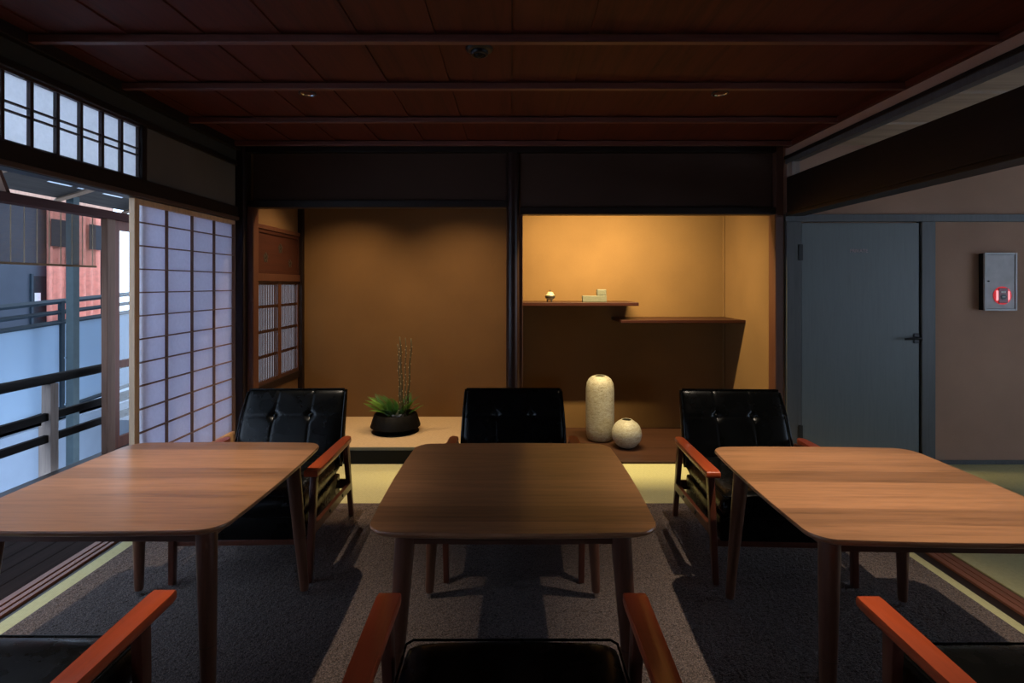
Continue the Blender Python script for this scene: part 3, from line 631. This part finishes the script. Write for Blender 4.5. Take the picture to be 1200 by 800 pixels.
# terrace deck, neighbour building
struct('ground', box(-12, -3.4, -4, 14, -2.6, -2.5), 'ground', 'grey roof surface and ground of the passage outside', 'ground')
struct('floor_terrace', box(-8.0, -4.6, 0.5, 9.4, -0.10, -0.02), 'neigh_low', 'terrace deck of the neighbouring house', 'floor')
nb = thing('neighbour_house', 'dark blue-grey house wall beyond the terrace railing', 'building', (-6.9, 5.0, -0.02))
obj('house_wall', box(-0.2, 0.0, -3.6, 4.45, 0, 2.9), 'neigh_wall', nb)
obj('doorway', box(-0.01, 0.006, 2.84, 3.25, 0.3, 1.50), 'noren_dark', nb)
obj('door_jamb', box(-0.01, 0.03, 2.81, 2.845, 0.3, 1.53), 'neigh_rail', nb)
obj('notice', box(0.006, 0.010, 2.886, 2.985, 1.105, 1.255), 'notice', nb)
obj('house_roof', box(-0.6, 0.15, -3.8, 4.6, 2.9, 3.0), 'eave', nb)
obj('upper_band', box(0.0, 0.03, 2.2, 4.40, 2.5, 2.9), 'brace', nb)
# red curtain, four strips, each hung with soft folds
nc = thing('red_curtain', 'coral red split curtain hanging by the neighbouring doorway', 'curtain', (-6.80, 7.98, 0.72))
for k in range(4):
    bm = bm_new(); y0 = 0.36*k; n = 14; rows = []
    for j in range(9):
        z = 1.86*j/8; rows.append([bm.verts.new((0.03*math.sin(i*0.9+k*2)*(1-0.5*j/8), y0+0.345*i/n, z)) for i in range(n+1)])
    for j in range(8):
        for i in range(n): bm.faces.new((rows[j][i], rows[j][i+1], rows[j+1][i+1], rows[j+1][i]))
    bmesh.ops.solidify(bm, geom=list(bm.faces), thickness=0.004)
    o = obj('curtain_strip', bm, 'noren', nc, True)
    if k != 1:
        obj('dark_motif', box(0.040, 0.044, y0+0.03, y0+0.31, 1.20, 1.60), 'noren_dark', nc)
obj('curtain_rod', tube([(0, -0.08, 1.87), (0, 1.6, 1.87)], 0.015, 8), 'rail_wood', nc)

# ================================================================== FURNITURE
def rounded_top(hw, hd, r, bow, n=10):
    pts = []
    def edge(p, q, nx, ny):
        for i in range(1, n):
            t = i/n; k = 4*t*(1-t)*bow
            pts.append((p[0]+(q[0]-p[0])*t+nx*k, p[1]+(q[1]-p[1])*t+ny*k))
    cs = [(hw-r, hd-r, 0), (-hw+r, hd-r, 90), (-hw+r, -hd+r, 180), (hw-r, -hd+r, 270)]
    nrm = [(0, 1), (-1, 0), (0, -1), (1, 0)]
    for k, (cx, cy, a0) in enumerate(cs):
        arc = [(cx+r*math.cos(math.radians(a0+90*i/8)), cy+r*math.sin(math.radians(a0+90*i/8))) for i in range(9)]
        pts.extend(arc)
        c2 = cs[(k+1) % 4]; q = (c2[0]+r*math.cos(math.radians(c2[2])), c2[1]+r*math.sin(math.radians(c2[2])))
        edge(arc[-1], q, *nrm[k])
    return pts
def make_table(loc, rz, label):
    t = thing('coffee_table', label, 'table', loc, rz, 'square walnut tables')
    bm = bm_new(); base = rounded_top(0.424, 0.434, 0.075, 0.009)
    layers = [(0.960, 0.620), (0.990, 0.628), (1.0, 0.636), (1.0, 0.639), (0.996, 0.643)]
    rings = [[bm.verts.new((x*s, y*s, z)) for x, y in base] for s, z in layers]
    n = len(base)
    for r0, r1 in zip(rings, rings[1:]):
        for i in range(n): bm.faces.new((r0[i], r0[(i+1)%n], r1[(i+1)%n], r1[i]))
    bm.faces.new(list(reversed(rings[0]))); bm.faces.new(rings[-1])
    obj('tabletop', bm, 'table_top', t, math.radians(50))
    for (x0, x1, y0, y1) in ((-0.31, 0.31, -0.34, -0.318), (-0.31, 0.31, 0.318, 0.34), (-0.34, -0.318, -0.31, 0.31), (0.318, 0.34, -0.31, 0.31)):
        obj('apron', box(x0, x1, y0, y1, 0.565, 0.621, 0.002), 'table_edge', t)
    for sx in (-1, 1):
        for sy in (-1, 1):
            A = Vector((sx*0.360, sy*0.375, 0.022)); B = Vector((sx*0.325, sy*0.325, 0.622))
            P = lambda k: A.lerp(B, k)
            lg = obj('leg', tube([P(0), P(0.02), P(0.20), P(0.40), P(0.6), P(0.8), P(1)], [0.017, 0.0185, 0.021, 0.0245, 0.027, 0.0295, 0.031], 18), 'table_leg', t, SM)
            obj('joint_ring', tube([P(0.398), P(0.404)], 0.0255, 18), 'table_edge', lg, SM)
            obj('glide', tube([(A.x, A.y, 0.0), (A.x, A.y, 0.024)], 0.011, 12), 'chrome', lg, SM)
    return t
tb = make_table((0.003, 1.985, 0.0122), 0, 'centre walnut table with rounded corners, the darkest of the three tables')
dup(tb, (-1.262, 2.0, 0.0122), 0, 'left walnut table by the veranda catching blue window light')
dup(tb, (1.272, 1.93, 0.0122), math.radians(-1.5), 'right walnut table by the grey door, the most brightly lit of the three')

def grid_cushion(w, h, prof_f, prof_b, nu=40, nv=26, fdim=None):
    """closed cushion; u across (-1..1), v up (0..1). prof_f/prof_b(v) -> (y, z) of the front/back surface"""
    bm = bm_new()
    us = [math.sin((i/nu-0.5)*PI) * 0.35 + (2*i/nu-1)*0.65 for i in range(nu+1)]
    vs = [0.5-0.5*(math.cos(PI*j/nv)*0.35 + (1-2*j/nv)*0.65) for j in range(nv+1)]
    def e(s, p): return max(0.0, 1-abs(s)**p)**0.5
    F_, B_ = [], []
    for v in vs:
        rf, rb = [], []
        for u in us:
            k = e(u, 16)*e(2*v-1, 14)
            yf, zf = prof_f(v); yb, zb = prof_b(v); ym, zm = (yf+yb)/2, (zf+zb)/2
            d = fdim(u, v) if fdim else 0.0
            ww = w(v) if callable(w) else w
            rf.append(bm.verts.new((u*ww, ym+(yf-ym+d)*k, zm+(zf-zm)*k)))
            edge = abs(abs(u)-1) < 1e-6 or v < 1e-6 or v > 1-1e-6
            rb.append(rf[-1] if edge else bm.verts.new((u*ww, ym+(yb-ym)*k, zm+(zb-zm)*k)))
        F_.append(rf); B_.append(rb)
    for j in range(nv):
        for i in range(nu):
            bm.faces.new((F_[j][i], F_[j][i+1], F_[j+1][i+1], F_[j+1][i]))
            try: bm.faces.new((B_[j][i], B_[j+1][i], B_[j+1][i+1], B_[j][i+1]))
            except ValueError: pass
    return bm
def make_chair(loc, rz, label):       # faces local -Y
    t = thing('lounge_chair', label, 'armchair', loc, rz, 'black vinyl armchairs')
    # seat cushion
    bm = bm_new(); n = 22; top = []
    def sz(x, y):
        ex = max(0, 1-abs(x/0.288)**12)**0.5; ey = max(0, 1-abs((y+0.060)/0.310)**12)**0.5
        return 0.345 + (0.066+0.008*math.cos(x*5))*ex*ey - 0.010*(y+0.060)
    def zb(x, y):
        ex = max(0, 1-abs(x/0.288)**12)**0.5; ey = max(0, 1-abs((y+0.060)/0.310)**12)**0.5
        return 0.345 - 0.055*ex*ey
    def ax(i, h): s = 2*i/n-1; return h*(0.55*s+0.45*math.sin(s*PI/2))
    T = [[bm.verts.new((ax(i, 0.288), ax(j, 0.310)-0.060, sz(ax(i, 0.288), ax(j, 0.310)-0.060))) for i in range(n+1)] for j in range(n+1)]
    Bv = [[T[j][i] if i in (0, n) or j in (0, n) else bm.verts.new((T[j][i].co.x, T[j][i].co.y, zb(T[j][i].co.x, T[j][i].co.y))) for i in range(n+1)] for j in range(n+1)]
    for j in range(n):
        for i in range(n):
            bm.faces.new((T[j][i], T[j][i+1], T[j+1][i+1], T[j+1][i]))
            try: bm.faces.new((Bv[j][i], Bv[j+1][i], Bv[j+1][i+1], Bv[j][i+1]))
            except ValueError: pass
    seat = obj('seat', bm, 'vinyl', t, True)
    obj('seat_base', box(-0.283, 0.283, -0.325, 0.24, 0.190, 0.300, 0.010), 'vinyl', t, SM)
    # piping around the seat top edge
    pts = [(-0.278, 0.22, 0.398), (-0.278, -0.34, 0.402), (-0.262, -0.358, 0.402), (0.262, -0.358, 0.402), (0.278, -0.34, 0.402), (0.278, 0.22, 0.398)]
    obj('piping', tube(pts, 0.0035, 8), 'vinyl', seat, SM)
    # back cushion
    def pf(v):
        if v < 0.66: k = v/0.66; return (0.175+0.105*k, 0.345+0.265*k)
        k = (v-0.66)/0.34; return (0.280+0.085*k, 0.610+0.138*k)
    def pb(v): return (0.290+0.125*v, 0.330+0.395*v)
    def dim(u, v):
        x = u*0.285; z = v
        d = -0.006*(1-u*u)*math.sin(PI*min(1, v/0.66))
        for bx in (-0.098, 0.098):
            r2 = ((x-bx)/0.020)**2 + ((v-0.655)/0.045)**2; d += 0.020*math.exp(-r2)
            d += 0.0035*math.exp(-((x-bx)/0.006)**2)*(1 if v > 0.02 else 0)
        d += 0.0045*math.exp(-((v-0.655)/0.016)**2)
        return d
    bk = obj('backrest', grid_cushion(lambda v: 0.297-0.014*v*v, 0, pf, pb, 110, 60, dim), 'vinyl', t, True)
    for bx in (-0.098, 0.098):
        bt_ = add_lathe(bm_new(), [(0.0, -0.004), (0.010, -0.002), (0.012, 0.002), (0.009, 0.006), (0.0, 0.0085)], 14)
        bmesh.ops.rotate(bt_, cent=(0,0,0), matrix=Matrix.Rotation(math.radians(68), 3, 'X'), verts=bt_.verts)
        bmesh.ops.translate(bt_, vec=(bx, 0.300, 0.607), verts=bt_.verts)
        obj('button', bt_, 'vinyl', bk, True)
    for s in (-1, 1):
        P = []
        for k in range(14):
            v = 0.05+0.9*k/13; y, z = pf(v); ww = 0.297-0.014*v*v
            P.append((s*(ww-0.006), y+0.010, z))
        obj('piping', tube(P, 0.0055, 8), 'vinyl', bk, SM)
    P = [(s*0.272, 0.372, 0.741) for s in (-1, -0.5, 0, 0.5, 1)]
    obj('piping', tube(P, 0.0055, 8), 'vinyl', bk, SM)
    # frame
    for s in (-1, 1):
        obj('leg', taper_leg((s*0.305, -0.325, 0.0), (s*0.318, -0.290, 0.490), (0.026, 0.028), (0.030, 0.042)), 'chair_wood', t, SM)
        obj('leg', taper_leg((s*0.302, 0.400, 0.0), (s*0.318, 0.225, 0.474), (0.026, 0.028), (0.028, 0.045)), 'chair_wood', t, SM)
        sr = bm_new(); v = []
        for x in (s*0.313-0.011, s*0.313+0.011):
            for (y, z) in ((-0.31, 0.205), (0.335, 0.178), (0.325, 0.222), (-0.31, 0.250)): v.append(sr.verts.new((x, y, z)))
        for f in ((0,1,2,3),(7,6,5,4),(0,4,5,1),(1,5,6,2),(2,6,7,3),(3,7,4,0)): sr.faces.new([v[i] for i in f])
        bmesh.ops.bevel(sr, geom=list(sr.edges), offset=0.003, segments=1, affect='EDGES')
        rail = obj('side_rail', sr, 'chair_wood', t, SM)
        for y in (-0.08, 0.14): obj('screw', tube([(s*0.3245, y, 0.217-y*0.04), (s*0.328, y, 0.217-y*0.04)], 0.008, 8), 'steel_dark', rail, SM)
        # armrest: flat board, broader at the front, rounded rear end
        poly = []
        c = s*0.328
        outl = [(-0.030, -0.375), (0.031, -0.375), (0.034, -0.355), (0.032, -0.1), (0.027, 0.12), (0.025, 0.205), (0.016, 0.228), (-0.002, 0.236), (-0.018, 0.225), (-0.026, 0.20), (-0.028, 0.0), (-0.032, -0.355)]
        bm = bm_new(); layers = [(0.90, 0.486), (1.0, 0.491), (1.0, 0.508), (0.94, 0.514)]
        rg = [[bm.verts.new((c+x*s*k, y if k > 0.99 else y*0.99, z - 0.020*(y+0.1))) for x, y in outl] for k, z in layers]
        m_ = len(outl)
        for r0, r1 in zip(rg, rg[1:]):
            for i in range(m_): bm.faces.new((r0[i], r0[(i+1)%m_], r1[(i+1)%m_], r1[i]))
        bm.faces.new(rg[0]); bm.faces.new(list(reversed(rg[-1])))
        obj('armrest', bm, 'arm', t, math.radians(60))
    obj('front_rail', box(-0.295, 0.295, -0.318, -0.296, 0.165, 0.192, 0.003), 'chair_wood', t, SM)
    obj('rear_rail', box(-0.295, 0.295, 0.300, 0.322, 0.19, 0.24, 0.003), 'chair_wood', t, SM)
    return t
ch = make_chair((0.008, 2.80, 0.0122), 0, 'black vinyl armchair behind the centre table, facing the viewer')
dup(ch, (-1.232, 2.79, 0.0122), math.radians(1.5), 'black vinyl armchair behind the left table beside the shoji')
dup(ch, (1.235, 2.77, 0.0122), math.radians(-2.5), 'black vinyl armchair behind the right table in front of the grey door')
dup(ch, (0.0, 1.095, 0.0122), PI, 'front centre armchair seen from behind, only dark seat and red arms showing')
dup(ch, (-1.27, 1.110, 0.0122), PI, 'front left armchair, its orange-red right arm lit at the lower left')
dup(ch, (1.275, 1.08, 0.0122), PI, 'front right armchair, its orange-red left arm lit at the lower right')

# ---- downlights
def make_downlight(x, y, label, power=DOWNLIGHT_W, spread=65, lcol=DOWN_COL, z=ZC, tilt=0.0):
    t = thing('downlight', label, 'ceiling light', (x, y, z), 0, 'recessed downlights')
    obj('trim_ring', lathe([(0.046, 0.004), (0.048, -0.003), (0.043, -0.005), (0.038, -0.003), (0.037, 0.004)], 28), 'steel_dark', t, True)
    obj('reflector', lathe([(0.038, -0.003), (0.030, 0.010), (0.012, 0.016)], 28), 'chrome', t, True)
    obj('lamp', lathe([(0.0, 0.010), (0.010, 0.010), (0.012, 0.016), (0.0, 0.016)], 16), 'bulb', t, True)
    l = bpy.data.lights.new('downlight_beam', 'SPOT'); l.energy = power; l.color = lcol; l.spot_size = math.radians(spread); l.spot_blend = 1.0; l.shadow_soft_size = 0.014
    lo = bpy.data.objects.new('downlight_beam', l); COL.objects.link(lo); lo.parent = t; lo.location = (0, 0, -0.02); lo.rotation_euler = (math.radians(tilt), 0, 0)
    return t
make_downlight(-1.125, 3.005, 'small recessed downlight in the left half of the dark ceiling', 75.0, 64, tilt=19)
make_downlight(1.145, 3.005, 'small recessed downlight in the right half of the dark ceiling', 75.0, 64, tilt=17)
make_downlight(-1.24, 1.94, 'recessed downlight above the left table, just out of view', 140.0)
make_downlight(1.24, 1.94, 'recessed downlight above the right table, just out of view')
make_downlight(-0.45, 4.46, 'right one of two small lamps in the hidden ceiling of the left alcove', 88.0, 120, (1.0, 0.68, 0.36), 2.396)
make_downlight(-1.45, 4.46, 'left one of two small lamps in the hidden ceiling of the left alcove', 88.0, 120, (1.0, 0.68, 0.36), 2.396)
sd = thing('ceiling_sensor', 'round black ringed ceiling fixture near the middle of the ceiling', 'ceiling fixture', (-0.146, 2.44, ZC+0.004))
obj('flange', lathe([(0.0, 0.0), (0.062, 0.0), (0.060, -0.008), (0.044, -0.016), (0.0, -0.016)], 32), 'black', sd, True)
obj('lens_ring', lathe([(0.040, -0.014), (0.038, -0.030), (0.030, -0.033), (0.026, -0.026), (0.024, -0.014)], 32), 'steel_dark', sd, True)
obj('dome', lathe([(0.024, -0.016), (0.020, -0.030), (0.010, -0.038), (0.0, -0.040)], 24), 'lacquer', sd, True)

# ---- fire alarm box
fa = thing('fire_alarm_box', 'silver wall alarm box with a glowing red round lamp', 'alarm box', (3.655, YB, 1.378))
obj('back_box', box(-0.118, 0.118, -0.045, 0.0, -0.212, 0.215, 0.003), 'steel_dark', fa)
obj('frame', add_box(add_box(add_box(box(-0.122, -0.108, -0.060, -0.044, -0.215, 0.218, 0.002), 0.108, 0.122, -0.060, -0.044, -0.215, 0.218, 0.002), -0.108, 0.108, -0.058, -0.044, 0.205, 0.218), -0.108, 0.108, -0.058, -0.044, -0.215, -0.202), 'alarm_frame', fa)
dp = obj('cover', box(-0.106, 0.106, -0.054, -0.043, -0.200, 0.203, 0.002), 'alarm_body', fa)
obj('latch', tube([(-0.092, -0.054, 0.005), (-0.092, -0.060, 0.005)], 0.006, 10), 'black', dp, SM)
def disc(r, y0, y1, cz, m, nm, par, dome=0.0, cx=0.012):
    bm = lathe([(0.0, 0), (r, 0), (r, y1), (r*0.92, y1+dome*0.5), (r*0.5, y1+dome), (0, y1+dome)], 36)
    bmesh.ops.rotate(bm, cent=(0,0,0), matrix=Matrix.Rotation(PI/2, 3, 'X'), verts=bm.verts)
    bmesh.ops.translate(bm, vec=(cx, y0, cz), verts=bm.verts)
    return obj(nm, bm, m, par, SM)
lamp = disc(0.068, -0.054, 0.004, -0.102, 'alarm_red', 'lamp_lens', fa, 0.004)
obj('lens_bar', box(-0.040, -0.024, -0.067, -0.058, -0.140, -0.064, 0.004), 'alarm_glow', lamp)  # brighter lens sections, their white vertical reflections put in as glow
obj('lens_bar', box(0.049, 0.061, -0.067, -0.058, -0.135, -0.069, 0.004), 'alarm_glow', lamp)
obj('lamp_centre', box(-0.022, 0.046, -0.066, -0.060, -0.158, -0.046, 0.003), 'alarm_dark', lamp)
disc(0.020, -0.066, 0.003, -0.112, 'black', 'push_button', lamp)
obj('button_print', box(0.001, 0.023, -0.0700, -0.0692, -0.115, -0.109), 'label_pale', lamp)
obj('lamp_print', box(-0.005, 0.029, -0.0670, -0.0662, -0.082, -0.070), 'label_pale', lamp)

# ---- vases
def make_vase(name, prof, loc, label):
    inner = [(max(r-0.010, 0.0), z) for r, z in reversed(prof) if z > 0.02]
    bm = lathe([(0, 0)]+prof+[(prof[-1][0]-0.004, prof[-1][1]+0.002)]+inner+[(0, 0.02)], 48)
    o = obj(name, bm, 'ceramic', None, True, loc); return tag(o, label, 'vase', 'cream ceramic vases')
make_vase('tall_vase', [(0.085, 0.0), (0.105, 0.012), (0.118, 0.05), (0.121, 0.12), (0.122, 0.30), (0.121, 0.44), (0.114, 0.49), (0.096, 0.525), (0.070, 0.545), (0.052, 0.551)], (0.760, 4.72, 0.018), 'tall crackled cream cylinder vase on the board floor of the shelf alcove')
pr = []
for k in range(15):
    a = -1.15+2.40*k/14; pr.append((0.123*math.cos(a), 0.111+0.121*math.sin(a)))
pr[-1] = (0.046, pr[-1][1]); make_vase('round_vase', pr, (0.945, 4.50, 0.020), 'small round crackled white vase in front of the tall vase')

# ---- things on the upper shelf
ib = thing('incense_burner', 'tiny round cream and dark incense burner on the upper shelf', 'incense burner', (0.335, 4.80, zs1))
pr = [(0.0, 0.016)]+[(0.042*math.cos(a), 0.048+0.032*math.sin(a)) for a in [(-1.3+2.3*k/10) for k in range(11)]]
obj('body', lathe(pr, 28), 'burner_w', ib, True)
obj('painted_band', lathe([(0.0395, 0.034), (0.0432, 0.042), (0.0435, 0.050), (0.0405, 0.058)], 28), 'burner_d', ib, True)
obj('lid', lathe([(0.030, 0.074), (0.028, 0.080), (0.015, 0.088), (0.0, 0.090)], 24), 'burner_w', ib, True)
obj('knob', lathe([(0.0, 0.088), (0.006, 0.090), (0.008, 0.097), (0.004, 0.104), (0.0, 0.105)], 12), 'burner_d', ib, True)
for k in range(3):
    a = 2*PI*k/3-PI/2+0.5; obj('foot', tube([(0.026*math.cos(a), 0.026*math.sin(a), 0.0), (0.022*math.cos(a), 0.022*math.sin(a), 0.026)], [0.005, 0.008], 8), 'burner_d', ib, SM)
o = obj('long_block', box(-0.105, 0.105, -0.035, 0.035, 0, 0.055, 0.004), 'block', loc=(0.722, 4.80, zs1)); tag(o, 'long grey-green block ornament lying on the upper shelf', 'ornament')
o = obj('small_block', add_tube(box(-0.040, 0.040, -0.030, 0.030, 0, 0.055, 0.006), [(-0.0415, 0, 0.028), (-0.036, 0, 0.028)], 0.018, 12), 'block', loc=(0.785, 4.80, zs1+0.0555)); tag(o, 'small pale grey block standing on the right end of the long block', 'ornament')

# ---- flower arrangement
px, py, pz = -0.985, 4.62, 0.1205
fp = thing('flower_arrangement', 'fern and bare twigs arranged in a low black bowl on the alcove mat', 'flower arrangement', (px, py, pz))
obj('bowl', lathe([(0.0, 0.0), (0.150, 0.0), (0.158, 0.012), (0.165, 0.028), (0.208, 0.046), (0.204, 0.062), (0.176, 0.150), (0.168, 0.154), (0.160, 0.148), (0.158, 0.130), (0.0, 0.126)], 96, rib=0.006, nrib=24), 'bowl', fp, math.radians(50))
obj('base_disc', lathe([(0.0, -0.0003), (0.195, -0.0003), (0.197, 0.004), (0.190, 0.008), (0.0, 0.008)], 48), 'lacquer', fp, True)
for k in range(16):
    a = random.uniform(0, 2*PI); r = random.uniform(0.02, 0.125); q = random.uniform(0.016, 0.034)
    bm = bm_new(); bmesh.ops.create_icosphere(bm, subdivisions=2, radius=q)
    for v in bm.verts: v.co = Vector((v.co.x*1.2, v.co.y*0.9, v.co.z*0.65))*random.uniform(0.93, 1.07)
    obj('stone', bm, 'stone', fp, True, (r*math.cos(a), r*math.sin(a), 0.130+q*0.25))
def twig(x, y, top, lean, r):
    pts = [(x+lean*k/10+0.004*math.sin(k*1.7), y+0.003*math.cos(k*2.1), 0.12+(top-0.12)*k/10) for k in range(11)]
    tw = obj('twig', tube(pts, [r*(1-0.45*k/10) for k in range(11)], 8), 'stem', fp, True)
    bm = bm_new()
    nb_ = 20
    for j in range(nb_):
        f = 0.1+0.88*j/nb_; i = f*10; i0 = min(9, int(i)); p = Vector(pts[i0]).lerp(Vector(pts[i0+1]), i-i0); a = j*2.4
        c = p+Vector((math.cos(a), math.sin(a), 0.2))*r*1.0
        m4 = Matrix.Translation(c) @ Matrix.Diagonal((0.0038, 0.0038, 0.0060, 1))
        bmesh.ops.create_icosphere(bm, subdivisions=1, radius=1.0, matrix=m4)
    obj('buds', bm, 'bud', tw, True)
twig(0.060, 0.00, 0.795, -0.022, 0.0105); twig(0.035, 0.03, 0.730, -0.020, 0.0085)
twig(0.095, 0.01, 0.780, 0.038, 0.0100); twig(0.085, -0.03, 0.790, 0.008, 0.0070)
def frond(az, el, ln, m, droop=0.5, nl=11, wid=0.34, base=(0, 0, 0.13)):
    bm = bm_new(); pts = []
    d = Vector((math.cos(az), math.sin(az), 0))
    for k in range(nl*2+1):
        s = k/(nl*2); e = el-droop*s
        if k == 0: p = Vector(base)
        else: p = p + (d*math.cos(e)+Vector((0,0,math.sin(e))))*(ln/(nl*2))
        pts.append(p.copy())
    add_tube(bm, pts, [0.0022*(1-0.6*k/(len(pts)-1)) for k in range(len(pts))], 5)
    side = Vector((-d.y, d.x, 0))
    for k in range(2, len(pts)-1):
        s = k/(len(pts)-1); l = ln*wid*math.sin(PI*min(1, s*0.92+0.08))**0.7*(1.05-s*0.55)
        fw = (pts[k+1]-pts[k-1]).normalized()
        for sg in (-1, 1):
            tip = pts[k]+side*sg*l+fw*l*0.55+Vector((0,0,-l*0.12))
            mid = pts[k].lerp(tip, 0.45); w = fw*l*0.13
            a = bm.verts.new(pts[k]); b1 = bm.verts.new(mid-w+Vector((0,0,0.002))); c_ = bm.verts.new(tip); b2 = bm.verts.new(mid+w+Vector((0,0,0.002)))
            bm.faces.new((a, b1, c_, b2))
    obj('fern_frond', bm, m, fp)
R = math.radians
for (az, el, ln, m, dr_, bx) in ((R(182), R(40), 0.25, 'leaf', 0.5, (-0.05, 0)), (R(190), R(62), 0.25, 'leaf', 0.9, (-0.05, -0.02)), (R(170), R(58), 0.27, 'leaf', 0.8, (-0.04, 0.02)),
                            (R(215), R(52), 0.19, 'leaf', 1.0, (-0.05, -0.04)), (R(250), R(66), 0.18, 'leaf_d', 1.2, (-0.03, -0.05)), (R(290), R(66), 0.18, 'leaf_d', 1.2, (0.02, -0.05)),
                            (R(350), R(60), 0.19, 'leaf', 0.8, (0.06, 0)), (R(10), R(70), 0.22, 'leaf_d', 0.8, (0.05, 0.02)), (R(325), R(74), 0.20, 'leaf', 0.9, (0.06, -0.02)),
                            (R(205), R(78), 0.24, 'leaf_d', 1.1, (-0.02, 0)), (R(150), R(66), 0.25, 'leaf_d', 0.8, (-0.05, 0.03)), (R(60), R(76), 0.21, 'leaf_d', 0.7, (0.05, 0.04)),
                            (R(270), R(82), 0.22, 'leaf', 0.8, (-0.01, -0.03)), (R(180), R(84), 0.22, 'leaf_d', 0.9, (0.0, 0.0)), (R(0), R(84), 0.24, 'leaf_d', 0.7, (0.04, 0.0)), (R(5), R(45), 0.17, 'leaf', 0.5, (0.09, 0.0))):
    frond(az, el, ln, m, dr_, base=(bx[0], bx[1], 0.13))
